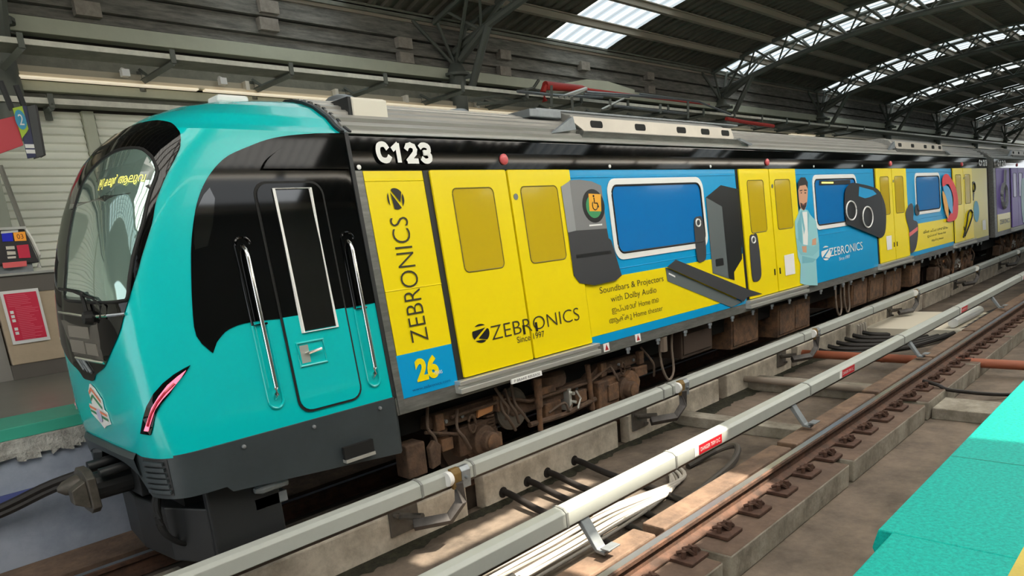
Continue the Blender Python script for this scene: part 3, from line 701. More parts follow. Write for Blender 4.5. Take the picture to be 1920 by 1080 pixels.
b = MB(); b.tube([side_map(wx + .045 * math.cos(a) - .01, wz - .03 + .045 * math.sin(a), .042) for a in [2.2 + i * .5 for i in range(9)]], .006, 4); b.tube([side_map(wx - .015, wz + .05, .042), side_map(wx - .012, wz - .005, .042), side_map(wx + .03, wz - .005, .042), side_map(wx + .05, wz - .05, .042)], .007, 4); b.lathe(side_map(wx - .015, wz + .068, .04), (0, -1, 0), [(0, .013), (.003, .013)], 10); b.build('wheelchair_symbol', M_gk, car)
art('speaker_maker_mark', [(1.127, 2.301), (1.350, 2.300), (1.347, 2.284), (1.124, 2.285)], M_white, .0385)
# subwoofer, soundbar and slim speakers
art('subwoofer_top', [(3.650, 2.516), (4.075, 2.664), (4.587, 2.598), (4.046, 2.386)], M_gk, S_BODY)
art('subwoofer_front', [(3.650, 2.516), (4.046, 2.386), (4.040, 1.426), (3.628, 1.541)], M_gm, S_BODY + .001)
art('subwoofer_side', [(4.046, 2.386), (4.587, 2.598), (4.473, 1.655), (4.207, 1.496), (4.199, 1.387), (4.040, 1.426)], M_gk, S_BODY)
art('subwoofer_slot', rrect(*[t for t in ([(3.729, 1.685), (3.941, 1.595)][0][0], [(3.729, 1.685), (3.941, 1.595)][1][0])], [(3.714, 1.616), (3.966, 1.714)][0][1], [(3.714, 1.616), (3.966, 1.714)][1][1], .02), M_gk, S_BODY + .0025)
art('soundbar_top', [(2.518, 1.724), (2.725, 1.795), (4.497, 1.227), (4.937, 1.106), (4.474, 1.117), (4.354, 1.072)], M_gd, .0385)
art('soundbar_front', [(2.518, 1.724), (4.352, 1.065), (4.035, 1.033), (2.530, 1.556)], M_gm, S_BODY + .002)
art('soundbar_maker_mark', [(2.575, 1.654), (2.709, 1.601), (2.705, 1.582), (2.571, 1.635)], M_white, S_BODY + .004)
def slim(pts, ringc, off):
    art('slim_speaker', smooth_loop(pts, 4), M_gd, off)
    b = MB(); b.tube([side_map(ringc[0] + .055 * math.cos(a), ringc[1] + .045 * math.sin(a), off + .002) for a in [i * .4 for i in range(16)]], .011, 5, closed=True); b.build('slim_speaker_ring', M_white, car)
slim([(3.287, 2.249), (3.387, 2.284), (3.487, 2.252), (3.511, 1.979), (3.478, 1.756), (3.361, 1.712), (3.263, 1.754), (3.262, 2.064)], [(3.370, 2.205)][0], .0225)
slim([(4.699, 1.904), (4.826, 1.963), (4.951, 1.925), (4.974, 1.457), (4.913, 1.325), (4.774, 1.302), (4.673, 1.374)], [(4.811, 1.889)][0], .0375)
L_ = [(1.188, 1.553), (2.448, 1.558), (1.364, 1.425), (2.271, 1.438), (1.357, 1.302), (2.295, 1.333), (1.287, 1.205), (2.359, 1.196)]
for i, t in enumerate(('Soundbars & Projectors', 'with Dolby Audio', 'ഇപ്പോൾ Home നെ', 'ആക്കൂ Home theater')):
    a, c = L_[2 * i], L_[2 * i + 1]; zc = (1.59, 1.475, 1.36, 1.25)[i]
    lettering('advert_lettering', t, a[0], c[0], zc - .045, zc + .045, M_ink, car, off=S_BODY, thin=-.004)
art('blank_sticker', [(5.770, 1.589), (6.117, 1.593), (6.114, 1.279), (5.766, 1.282)], M_white)
# second bay: printed man, bag speaker, white logo
zm = lambda pts: pts
art('printed_suit', [(6.488, 2.262), (6.343, 2.137), (6.252, 2.076), (6.241, 1.822), (6.256, 1.698), (6.262, 1.523), (6.340, 1.407), (6.262, 1.113), (6.517, 1.050), (6.937, 1.002), (6.953, 1.420), (7.094, 1.469), (7.129, 1.649), (7.072, 2.034), (6.877, 2.137), (6.768, 2.226), (6.567, 2.251)], M_suit, .0375)
art('printed_suit_fold', [(6.498, 2.212), (6.461, 1.607), (6.324, 1.634), (6.342, 2.030)], M_suit2, .0385)
art('printed_suit_fold', [(6.424, 1.526), (6.954, 1.429), (6.817, 1.389), (6.402, 1.410)], M_suit2, .0385)
art('printed_shirt', [(6.537, 2.202), (6.743, 2.202), (6.730, 1.925), (6.657, 1.659), (6.497, 1.688), (6.522, 2.021)], M_white, .0385)
art('printed_face', smooth_loop([(6.500, 2.631), (6.665, 2.644), (6.824, 2.617), (6.814, 2.459), (6.743, 2.311), (6.623, 2.224), (6.493, 2.287), (6.465, 2.452)], 3), M_skin_p, .0385)
art('printed_beard', [(6.506, 2.352), (6.622, 2.323), (6.751, 2.352), (6.718, 2.287), (6.623, 2.224), (6.511, 2.278)], M_hair, .039)
art('printed_hair', [(6.461, 2.534), (6.487, 2.663), (6.602, 2.735), (6.764, 2.734), (6.853, 2.658), (6.834, 2.558), (6.762, 2.618), (6.536, 2.606)], M_hair, .0395)
art('printed_brow', [(6.523, 2.540), (6.625, 2.546), (6.622, 2.530), (6.520, 2.524)], M_hair, .0395); art('printed_brow', [(6.686, 2.545), (6.789, 2.543), (6.786, 2.526), (6.683, 2.529)], M_hair, .0395)
for e in ([(6.556, 2.507), (6.597, 2.506), (6.594, 2.489), (6.553, 2.490)], [(6.698, 2.503), (6.760, 2.502), (6.757, 2.485), (6.695, 2.487)]): art('printed_eye', e, M_gk, .0397)
art('printed_mouth', [(6.561, 2.325), (6.683, 2.321), (6.660, 2.305), (6.578, 2.308)], mat('printed_lip', (160, 84, 76), .5), .0397)
art('printed_lapel', [(6.544, 2.235), (6.497, 2.204), (6.550, 1.852), (6.607, 1.932)], M_suit2, .0392); art('printed_lapel', [(6.748, 2.227), (6.824, 2.190), (6.714, 1.841), (6.710, 1.926)], M_suit2, .0392)
art('printed_sleeve', [(6.261, 1.821), (6.460, 1.707), (6.909, 1.640), (7.119, 1.711), (7.114, 1.572), (6.836, 1.491), (6.387, 1.546), (6.265, 1.639)], mat('graphic_suit_sleeve', (136, 198, 208), .45), .0388)
art('printed_hand', [(6.433, 1.676), (6.618, 1.670), (6.596, 1.562), (6.456, 1.582)], M_skin_p, .039); art('printed_hand', [(6.867, 1.755), (7.021, 1.770), (6.999, 1.659), (6.827, 1.663)], M_skin_p, .039)
bag = [(8.413, 2.444), (8.725, 2.612), (9.199, 2.595), (9.777, 2.537), (10.204, 2.449), (10.493, 2.177), (10.507, 1.908), (10.396, 1.646), (10.133, 1.560), (9.813, 1.622), (8.587, 1.881), (8.373, 1.967)]
art('bag_speaker', smooth_loop(bag, 3), M_gk, .0375)
art('bag_speaker_handle_gap', [(9.136, 2.549), (9.851, 2.467), (10.044, 2.393), (9.626, 2.345), (9.398, 2.332), (9.077, 2.380)], M_blue, .0385)
for cx, rx, rz in ((1592, .24, .165), (1623, .26, .19)):
    c0 = ([(8.661, 2.139)][0] if cx == 1592 else [(9.475, 1.988)][0])
    b = MB(); b.tube([side_map(c0[0] + rx * math.cos(a), c0[1] + rz * math.sin(a), .04) for a in [i * .25 for i in range(25)]], .014, 5, closed=True); b.build('bag_speaker_ring', M_white, car)
art('window_led_strip', [(7.373, 2.676), (8.763, 2.677), (8.749, 2.603), (7.359, 2.608)], M_gk, .0225)
art('window_led_text', [(7.458, 2.658), (7.964, 2.651), (7.959, 2.624), (7.453, 2.632)], M_led, .0235)
W_ = [(7.597, 1.354), (9.191, 1.369), (7.473, 1.437)]
lettering('brand_lettering', 'ZEBRONICS', W_[0][0], W_[1][0], 1.415, 1.56, M_white, car, off=S_BODY, thin=.0)
logo(W_[2][0] - .02, 1.49, .12, M_white, S_BODY, sx=1.7)
lettering('since_lettering', 'Since 1997', [(8.012, 1.252)][0][0], [(8.520, 1.252)][0][0], 1.315, 1.375, M_white, car, off=S_BODY)
# third bay: black speaker, swirl, small print; earphone lines on the last panel
art('black_speaker', smooth_loop([(11.758, 1.989), (11.997, 2.123), (12.218, 2.137), (12.299, 1.967), (12.233, 1.801), (12.522, 1.730), (12.515, 1.468), (12.315, 1.196), (12.003, 1.119), (11.918, 1.261), (11.908, 1.618), (11.765, 1.825)], 3), M_gd, .0375)
art('black_speaker_band', [(11.894, 1.541), (12.507, 1.640), (12.493, 1.561), (11.917, 1.462)], M_gpink, .0385)
art('earbud', smooth_loop([(12.464, 2.050), (12.591, 2.124), (12.735, 2.074), (12.746, 1.913), (12.586, 1.875), (12.446, 1.949)], 3), M_gk, .0225)
art('swirl_red', smooth_loop([(14.623, 2.642), (14.911, 2.738), (15.228, 2.686), (15.672, 2.466), (15.921, 2.164), (15.859, 1.777), (15.536, 1.623), (14.823, 1.647), (15.386, 1.900), (15.484, 2.202), (15.104, 2.500), (14.635, 2.447)], 3), M_gred, .0375)
art('swirl_blue', smooth_loop([(14.633, 2.434), (15.093, 2.438), (15.387, 2.205), (15.369, 1.798), (15.058, 1.938), (14.826, 2.220)], 3), M_blue, .038)
art('swirl_orange', smooth_loop([(14.574, 2.350), (14.826, 2.220), (15.012, 1.940), (14.971, 1.690), (14.760, 1.825), (14.619, 2.078)], 3), M_gor, .0385)
for i, t in enumerate(('മികച്ച ശബ്ദം', 'ഇപ്പോൾ Home നെ', 'ആക്കൂ theater')):
    zc = 1.50 - i * .115; lettering('advert_lettering', t, 13.0 + i * .3, 15.0 - i * .2, zc - .035, zc + .035, M_ink, car, off=S_BODY)
art('blank_sticker', [(10.446, 1.570), (10.766, 1.570), (10.750, 1.296), (10.460, 1.298)], M_white)
b = MB(); b.tube([side_map(x, z, .04) for x, z in smooth_loop([(16.274, 1.159), (16.641, 1.473), (16.844, 1.733), (17.129, 1.803), (17.278, 1.687), (16.964, 1.455), (16.437, 1.188)], 4, False)], .022, 5); b.build('printed_cable', M_gk, car)
b = MB(); b.tube([side_map(x, z, .014) for x, z in ring_poly(*[(17.612, 2.391)][0], .16, .12, 16)], .025, 5, closed=True); b.tube([side_map(x, z, .014) for x, z in [(17.589, 2.240), (17.503, 2.050)]], .03, 5); b.build('printed_earphone', M_gk, car)
art('printed_pouch', ring_poly(*[(17.858, 1.745)][0], .3, .28, 20), mat('graphic_light_blue', (80, 170, 200), .4), S_BODY)
art('blank_sticker', [(18.475, 1.475), (18.848, 1.485), (18.870, 1.206), (18.497, 1.213)], M_white, S_BODY)
stencil_number('C123', 18.2, 19.15, 2.92, 3.09, .045, car)
for (x, z) in [(1.645, 2.904), (3.842, 2.905), (7.199, 2.907), (9.423, 2.917), (-1.621, 2.895)]:
    b = MB(); b.lathe(side_map(x, z, .012), (0, -1, 0), [(0, .02), (.01, .018), (.013, .008), (.014, 0)], 10); b.build('band_stud', M_white, car)
for k in range(4):
    for dx, z in ((.075, 2.62),): b = MB(); b.lathe(side_map(DP * k + dx, z, .03), (0, -1, 0), [(0, .03), (.006, .03), (.007, .012), (.008, 0)], 12); b.build('door_lock', M_galv, car)
    for dx in (-.10, .08): b = MB(); b.prism_x([side_map(0, zz, .03)[1:] for zz in (1.33, 1.42)] + [side_map(0, zz, .042)[1:] for zz in (1.42, 1.33)], DP * k + dx, DP * k + dx + .02); b.build('door_pull', M_gk, car)
# labels on the sill
P_ = [(-0.409, 0.958), (0.013, 0.961)]
panel('brake_label', q(P_[0][0], P_[1][0], .905, .95), M_white, car, off=.088, thick=.02)
lettering('brake_lettering', 'P BRAKE RELEASE', P_[0][0] + .03, P_[1][0] - .03, .915, .94, M_gd, car, off=.09)
for (x, z) in [(1.179, 0.980), (1.785, 0.986)]:
    panel('jacking_label', q(x - .05, x + .05, z - .045, z + .045), M_white, car, off=.012, thick=.008)
    panel('jacking_triangle', [(x - .03, z - .03), (x + .03, z - .03), (x, z + .035)], mat('label_red', (170, 30, 36), .5), car, off=.014, thick=.003)
b = MB()
x = 1.6
while x < 18.5:
    b.lathe((x, -.005, .905), (0, 0, -1), [(0, .03), (.03, .03), (.035, .018), (.07, .018), (.075, .004)], 8); x += .62 if int(x * 10) % 3 else .38
split_build(b, 'sill_bracket', M_galv, car)
# equipment boxes under the floor
def ubox(x0, x1, z0, z1, lid=True, y0=.12, m=None):
    o = MB(); o.box(x0, x1, y0, 1.3, z0, z1); e = o.build('underfloor_box', m or M_rust2, car, bevel=.015)
    if lid:
        c = MB()
        n = max(1, int((x1 - x0) / .45))
        for i in range(n):
            a = x0 + .03 + (x1 - x0 - .06) * i / n; d = (x1 - x0 - .06) / n - .03; c.box(a, a + d, y0 - .018, y0, z0 + .05, z1 - .08)
        split_build(c, 'box_lid', m or M_rust2, e, bevel=.006)
ubox(2.95, 3.75, .50, .9, m=mat('dark_brown_box', (58, 44, 34), .85)); ubox(4.45, 5.3, .35, .88, y0=.2); ubox(5.95, 7.2, .28, .8, y0=.18)
ubox(9.0, 9.8, .34, .84); ubox(9.9, 10.75, .34, .84); ubox(10.85, 11.9, .33, .82); ubox(12.5, 13.2, .34, .82, y0=.1)
b = MB()
for x0 in (2.35, 8.0, 8.4): b.tube(smooth_loop([(x0, .06, .88), (x0 + .0, .04, .55), (x0 + .12, .03, .34), (x0 + .28, .05, .42), (x0 + .3, .08, .7), (x0 + .32, .08, .9)], 5, False), .016, 8)
b.tube([(2.36, .02, .9), (2.36, .02, .72)], .055, 8)
split_build(b, 'jumper_cable', mat('dusty_cable', (112, 98, 86), .7), car, smooth=True)
# ---- bogies
def bogie(parent, cx):
    r = bpy.data.objects.new('bogie', None); COL.objects.link(r); r.parent = parent; r.location = (cx - world_loc(parent)[0], 0, 0)
    X = lambda x: x - .6 + cx
    b = MB()
    for y0, y1 in ((.22, .38), (1.48, 1.64)):
        b.prism_y([(X(-1.22), .63), (X(-.9), .60), (X(-.3), .60), (X(-.1), .48), (X(1.2), .48), (X(1.45), .6), (X(2.2), .62), (X(2.25), .73), (X(1.35), .74), (X(1.1), .62), (X(.1), .62), (X(-.25), .74), (X(-1.2), .745)], y0, y1)
    b.box(X(.3), X(.9), .3, 1.55, .45, .6)
    b.build('bogie_frame', M_rust, r, bevel=.012)
    for ax in (-.57, 1.77):
        b = MB(); b.lathe((X(ax), .36, .36), (0, -1, 0), [(0, .20), (.10, .20), (.11, .15), (.2, .15), (.21, .10), (.29, .10), (.30, .085), (.305, .0)], 20)
        b.box(X(ax) - .28, X(ax) + .22, .24, .36, .26, .54); b.build('axle_box', M_rust, r, smooth=True, bevel=.008)
        b = MB(); b.lathe((X(ax), .055, .365), (0, -1, 0), [(0, .082), (.012, .082), (.018, .07), (.019, .0)], 16); b.build('axle_cap', M_rust2, r, smooth=True)
        b = MB()
        for y, s in ((.47, 1), (1.40, -1)):
            b.lathe((X(ax), y, .355), (0, s, 0), [(-.03, .12), (-.03, .344), (.07, .346), (.085, .366), (.11, .366), (.11, .12)], 32)
        b.cyl((X(ax), .2, .355), (X(ax), 1.65, .355), .07, 12)
        b.build('wheelset', mat('dark_wheel_steel', (70, 58, 50), .6, .4), r, smooth=True)
        for dx in (-.46, .16):
            b = MB()
            for i in range(6): b.cyl((X(ax + dx), .3, .43 + i * .032), (X(ax + dx), .3, .45 + i * .032), .085 - .008 * (i % 2), 14)
            b.cyl((X(ax + dx), .3, .38), (X(ax + dx), .3, .43), .10, 14); b.build('primary_spring', M_rust, r)
    b = MB(); b.lathe((X(-.09), .30, .56), (0, -1, 0), [(0, .2), (.02, .22), (.05, .22), (.06, .19), (.065, .05), (.066, .0)], 22); b.build('brake_disc_cover', mat('grey_dusty_cover', (92, 86, 78), .8), r)
    b = MB(); b.tube([(X(.2), .14, .82), (X(.19), .14, .52)], .042, 10); b.tube([(X(.19), .14, .52), (X(.185), .14, .27)], .03, 10); b.tube([(X(1.05), .16, .8), (X(1.09), .16, .27)], .03, 10); split_build(b, 'damper', M_rust2, r, smooth=True)
    b = MB(); b.lathe((X(.55), .42, .62), (0, 0, 1), [(0, .22), (.04, .27), (.1, .28), (.16, .27), (.2, .22)], 20); b.build('air_spring', M_rust, r, smooth=True)
    b = MB(); b.box(X(1.2), X(1.58), .14, .3, .24, .56); b.box(X(1.36), X(1.56), .12, .14, .3, .5); b.box(X(.35), X(.62), .2, .3, .3, .5); split_build(b, 'brake_caliper', M_rust2, r, bevel=.015)
    b = MB(); b.lathe((X(1.88), .22, .40), (0, -1, 0), [(0, .17), (.06, .17), (.08, .12), (.085, 0)], 8); b.build('gear_cover', M_rust2, r)
    b = MB(); b.box(X(.68), X(.72), .14, .3, .36, .6); b.cyl((X(.72), .15, .55), (X(.72), .1, .55), .02, 8); b.cyl((X(.74), .15, .45), (X(.74), .1, .45), .016, 8); b.tube([(X(.8), .14, .56), (X(.86), .13, .46), (X(.8), .13, .36)], .012, 6); b.build('brake_valve', M_alu, r)
    b = MB(); b.prism_y([(X(-.62), .60), (X(-.42), .62), (X(-.40), .68), (X(-.6), .69)], .195, .222); b.build('bogie_plate', mat('ochre_plate', (186, 130, 84), .7), r)
    b = MB(); b.box(X(-1.55), X(-1.34), .12, .3, .28, .58); b.prism_y([(X(-1.30), .30), (X(-1.2), .32), (X(-1.17), .5), (X(-1.24), .56), (X(-1.31), .5)], .1, .16); split_build(b, 'sanding_box', M_rust, r, bevel=.012)
    b = MB()
    for bx in (-1.1, -.32, 1.36, 2.12): b.box(X(bx) - .05, X(bx) + .05, .17, .23, .60, .76)
    split_build(b, 'frame_bracket', M_rust2, r, bevel=.008)
    b = MB(); b.tube([(X(-.95), .19, .69), (X(-.2), .18, .70), (X(.1), .18, .60), (X(1.1), .18, .59), (X(1.5), .18, .70)], .018, 7); b.tube([(X(.05), .16, .36), (X(.6), .15, .34), (X(1.15), .16, .38)], .03, 8); b.tube([(X(-1.3), .15, .64), (X(-.9), .15, .52), (X(-.8), .14, .34)], .016, 7); split_build(b, 'brake_pipe', M_rust, r, smooth=True)
    b = MB(); b.box(X(.24), X(.5), .16, .24, .62, .70); b.box(X(.8), X(1.0), .15, .26, .40, .54); b.box(X(1.95), X(2.2), .15, .24, .46, .58); b.box(X(-1.12), X(-.98), .16, .24, .40, .52); b.box(X(-.52), X(-.36), .15, .24, .26, .40); split_build(b, 'bogie_fitting', M_rust2, r, bevel=.01)
    b = MB()
    for bx, bz in ((-1.0, .66), (-.8, .66), (1.5, .67), (1.7, .67), (2.0, .67), (.3, .55), (.9, .55)): b.lathe((X(bx), .222, bz), (0, -1, 0), [(0, .02), (.02, .02), (.021, .0)], 6)
    split_build(b, 'frame_bolt', M_galv, r)
    b = MB(); rnd = random.Random(4)
    for x0, z0, x1, z1 in ((-1.2, .86, -1.16, .4), (-.86, .74, -.78, .34), (-.22, .8, -.1, .42), (-.3, .78, -.16, .36), (-.12, .82, .04, .4), (1.5, .7, 1.6, .5), (.4, .4, .75, .44), (2.15, .8, 2.35, .4), (-.35, .84, -.28, .5)):
        mx = (x0 + x1) / 2 + rnd.uniform(-.08, .08); b.tube(smooth_loop([(X(x0), .2, z0), (X(mx - .05), .14, (z0 + z1) / 2 + .05), (X(mx), .12, (z0 + z1) / 2 - .05), (X(x1), .16, z1)], 5, False), .015, 7)
    split_build(b, 'bogie_hose', mat('dusty_hose', (88, 72, 60), .75), r, smooth=True)
    b = MB(); b.tube([(X(-.72) + .045 * math.cos(a), .17, .57 + .085 * math.sin(a)) for a in [i * .45 for i in range(14)]], .014, 6, closed=True); b.tube([(X(1.72) + .04 * math.cos(a), .17, .62 + .07 * math.sin(a)) for a in [i * .45 for i in range(14)]], .012, 6, closed=True); split_build(b, 'safety_loop', M_rust, r)
    return r
bg1 = bogie(car, .6)
def dup_child(o, parent, dx):
    r = o.copy(); COL.objects.link(r); r.parent = parent; r.location = (dx, o.location[1], o.location[2])
    for ch in list(o.children):
        c = ch.copy(); COL.objects.link(c); c.parent = r
dup_child(bg1, car, 16.6)

# ---- gangway and second car
car2 = thing('metro_car', 'second metro car in purple advertising, behind the yellow and blue one', 'train', (20.0, .93, 0), 'cars of the metro train')
X2 = 20.05
build_shell(car2, X2, X2 + 21)
b = MB()
for i in range(9):
    x0 = XE + .01 + i * .088; b.prism_x([(y + (.12 if y < YC else -.12), z - .06 if z > 2 else z + .05) for y, z in SECT], x0, x0 + .05)
b.prism_x([(y + (.2 if y < YC else -.2), z - .1 if z > 2 else z + .1) for y, z in SECT], XE, X2)
b.build('gangway_bellows', mat('grey_bellows', (66, 60, 55), .8), car2)
panel('purple_panel', q(X2 + .3, X2 + 2.1, 1.55, 2.868), M_purple, car2, off=.006, thick=.006)
panel('yellow_panel', q(X2 + .35, X2 + 2.1, 1.05, 1.55), M_yellow, car2, off=.006, thick=.006)
X3 = X2 + 3.2
for k in range(4): door_pair(car2, X3 + DP * k, M_purple, M_purwin)
for k in range(3):
    panel('purple_panel', q(X3 + DP * k + .955, X3 + DP * (k + 1) - .985, 1.03, 2.868), M_purple, car2, off=.006, thick=.006)
    side_window(car2, X3 + DP * k + 1.65, X3 + DP * k + 3.5, 1.965, 2.70, M_purwin)
b = MB(); cx, cz = [(21.234, 2.059)][0]
b.tube([side_map(cx + .32 * math.cos(a), cz + .33 * math.sin(a), .012) for a in [i * .3 for i in range(21)]], .07, 6, closed=True); b.tube([side_map(cx + .1, cz + .3, .012), side_map(cx + .25, cz + .75, .012)], .05, 6); b.build('printed_headset', M_gl, car2)
art2 = panel('printed_figure', smooth_loop([(23.812, 2.444), (24.254, 2.524), (24.753, 2.259), (24.825, 1.383), (24.067, 1.071), (23.702, 1.602)], 3), mat('graphic_pale_green', (160, 200, 206), .4), car2, off=.0375, thick=.003)
lettering('brand_lettering', 'ZEBRONICS', X2 + .6, X2 + 1.95, 1.25, 1.38, M_ink, car2, off=.0125)
stencil_number('D123', X2 + .4, X2 + 1.5, 2.92, 3.09, .045, car2)
dup_child(bg1, car2, 3.6); dup_child(bg1, car2, 17.6)
roof_fairing(car2, X2 + 2.9, X2 + 6.4); roof_fairing(car2, X2 + 12, X2 + 15.5)
b = MB(); b.box(X2, X2 + 21, .32, 1.5, .55, .92); b.build('underframe', M_void, car2)

# ================================================================== TRACK BED
b = MB(); b.box(-9, 66, -3.9, 2.25, -.6, -.4); struct(b.build('floor', M_floor))
b = MB(); b.box(-60, 120, -60, 40, -6.2, -6.0); struct(b.build('ground', mat('street_ground', (150, 146, 136), .95, var=.3, scale=.2)))
# near platform with teal rubber edge
b = MB(); b.prism_x([(-3.95, .86), (-3.95, 1.06), (-3.97, 1.1), (-5.6, 1.1), (-5.6, .86)], -9, -2.33)
b.prism_x([(-3.92, .98), (-3.90, 1.02), (-3.92, 1.1), (-5.6, 1.1), (-5.6, .86), (-4.0, .86)], -2.33, 66)
pl = struct(b.build('platform_edge', M_teal_floor, bevel=.006))
b = MB(); b.box(-20, 66, -9.5, -5.6, .7, 1.095); b.box(-9, 66, -5.5, -4.6, -6, .86); struct(b.build('platform', M_pfloor))
b = MB()
for x in (-1.35, .7, 2.9): b.box(x, x + .006, -5.6, -3.925, 1.1, 1.1015)
struct(b.build('platform_joint', mat('teal_joint', (0, 130, 116), .6)))
b = MB(); b.box(-20, 66, -8.9, -8.7, 1.1, 5.0); struct(b.build('wall_near', mat('near_wall_cladding', (120, 120, 116), .8, var=.2, scale=3)))  # unseen wall closing the near side, blocks sun and sky reflections
b = MB(); b.box(-9, 66, -4.62, -4.35, 1.1, 1.106); struct(b.build('tactile_strip', mat('yellow_tactile', (196, 176, 70), .6, var=.2, scale=12)))
b = MB(); b.box(4.55, 5.15, -3.95, -2.40, -.4, -.26); tag(b.build('cable_duct_slab', M_conc, bevel=.01), 'concrete duct crossing between the outer plinth and the near platform', 'duct')
# far platform
b = MB(); b.box(-14, 66, 2.25, 2.86, 1.0, 1.1); struct(b.build('far_platform_edge', mat('teal_far_edge', (64, 176, 150), .5, var=.1, scale=3), bevel=.006))
b = MB(); b.box(-14, 66, 2.86, 6.6, .9, 1.098); struct(b.build('far_platform', M_pfloor))
b = MB(); b.box(-14, 66, 2.27, 2.5, -.4, .86); struct(b.build('wall_far_platform', M_bwall))
b = MB(); rnd = random.Random(7)
x = -14.0
while x < 8:
    w = rnd.uniform(.05, .13); b.prism_y([(x, 1.0), (x, .83 + rnd.uniform(-.03, .03)), (x + w, .83 + rnd.uniform(-.03, .03)), (x + w, 1.0)], 2.22, 2.4); x += w
struct(b.build('trim_ragged_concrete', mat('rough_cast_concrete', (206, 204, 198), .95, rgb2=(150, 146, 140), scale=9, bump=1.0)))
b = MB(); b.box(-14, 20, 2.24, 2.262, .50, .56); tag(b.build('blue_cable_duct', mat('blue_duct', (82, 92, 150), .6)), 'thin blue strip running along the grey wall under far platform', 'duct')
b = MB(); b.box(-14, 66, 1.72, 2.25, -.4, -.08); struct(b.build('far_track_ledge', M_kerb))
pp = lambda pts: pts
for dz, r, lab in ((0, .035, 'thicker black cable hanging from the coupler along the far wall'), (-.05, .03, 'slimmer black cable under the one hanging from the coupler')):
    b = MB(); b.tube(smooth_loop([(-9, 2.2, .62 + dz), (-5, 2.18, .5 + dz), (-4.3, 2.13, .48 + dz), (-3.8, 1.98, .62 + dz), (-3.4, 1.73, .72 + dz * .5)], 6, False), r, 8)
    tag(b.build('hanging_cable', M_cable, smooth=True), lab, 'cable')

# ---- rails
def rail_profile(y): return [(y - .085, -.15), (y + .085, -.15), (y + .085, -.138), (y + .02, -.118), (y + .012, -.05), (y + .045, -.035), (y + .045, -.006), (y + .03, 0), (y - .03, 0), (y - .045, -.006), (y - .045, -.035), (y - .012, -.05), (y - .02, -.118), (y - .085, -.138)]
def rail(y, label):
    t = thing('running_rail', label, 'rail', (0, y, -.15), 'running rails')
    b = MB(); b.prism_x(rail_profile(y), -9, 66); b.build('rail_body', M_rail, t)
    b = MB(); b.box(-9, 66, y - .028, y + .028, -.002, .002); b.build('rail_head', M_railtop, t)
rail(-1.985, 'rusty running rail nearest the camera with polished head on concrete plinths')
rail(.51, 'running rail under the near wheels of the train')
rail(1.37, 'running rail under the far wheels, seen before the train nose')
# plinths: blocks of 2.45 m with gaps
PX = [-8.05 + 2.5 * i for i in range(22)]
ordn = ['first', 'second', 'third', 'fourth', 'fifth', 'sixth', 'seventh', 'eighth', 'ninth', 'tenth']
def blocks(name, y0, y1, z1, m, fmt, group, nmax=22, chips=0.0):
    rnd = random.Random(int(abs(y0) * 100)); vis = 0
    for i, x in enumerate(PX[:nmax]):
        L = 2.38 if y1 < 0 else 2.26
        b = MB(); zz = z1 + rnd.uniform(-.004, .004)
        b.box(x, x + L, y0, y1, -.4, zz); b.mi[1] = 1
        o = b.build(name, [m, M_rtop if name == 'rail_plinth' else m], bevel=.015)
        far = '' if x > -3.2 else None
        if far is None: lab = fmt % 'behind the camera side end of the row'
        else:
            lab = fmt % ((ordn[vis] + ' from the near end of the row') if vis < 10 else ('%s from the near end of the row' % (str(vis + 1) + 'th'))); vis += 1
        tag(o, lab, 'plinth', group)
blocks('rail_plinth', -2.385, -1.90, -.165, M_conc, 'concrete plinth under the near rail, %s', 'plinths under the near rail')
blocks('guard_kerb', -1.815, -1.60, -.085, M_kerb, 'rust stained kerb beam inside near rail, %s', 'kerb beams inside the near rail')
blocks('guard_kerb', .285, .435, -.035, M_upst, 'pale concrete upstand below far power rail, %s', 'concrete upstands beside the train')
blocks('guard_kerb', .68, .96, -.05, M_conc, 'rough concrete kerb between the far rails beneath train, %s', 'kerb beams beneath the train')
b = MB(); b.box(-9, 66, .46, 1.72, -.4, -.16); struct(b.build('far_track_slab', mat('dark_track_slab', (84, 74, 66), .95, var=.4, scale=2)))
# rust staining strip on plinth tops comes with the material; rail fasteners
fast_m = mat('rusty_fastener', (92, 66, 54), .8, .2, var=.4, scale=20)
def make_fastener(x, y, z, label):
    t = thing('rail_fastener', label, 'rail fastener', (x, y, z), 'rail fasteners')
    b = MB(); b.box(x - .12, x + .12, y - .20, y + .01, z, z + .03); b.build('base_plate', fast_m, t, bevel=.006)
    b = MB()
    for dx in (-.05, .03): b.tube([(x + dx, y - .03, z + .05), (x + dx + .02, y - .12, z + .085), (x + dx + .05, y - .14, z + .05), (x + dx + .06, y - .05, z + .06)], .015, 6)
    split_build(b, 'spring_clip', fast_m, t)
    b = MB(); b.cyl((x + .03, y - .13, z + .03), (x + .03, y - .13, z + .10), .022, 8); b.cyl((x - .07, y - .10, z + .03), (x - .07, y - .10, z + .085), .018, 8); split_build(b, 'anchor_bolt', fast_m, t)
    return t
f0 = None; fi = 0; x = -2.35
while x < 34:
    lab = 'rusty rail fastener on near rail plinth, number %d counting away from the camera' % (fi + 1)
    if f0 is None: f0 = make_fastener(x, -2.055, -.165, lab)
    else: dup(f0, (x, -2.055, -.165), lab)
    fi += 1; x += .53
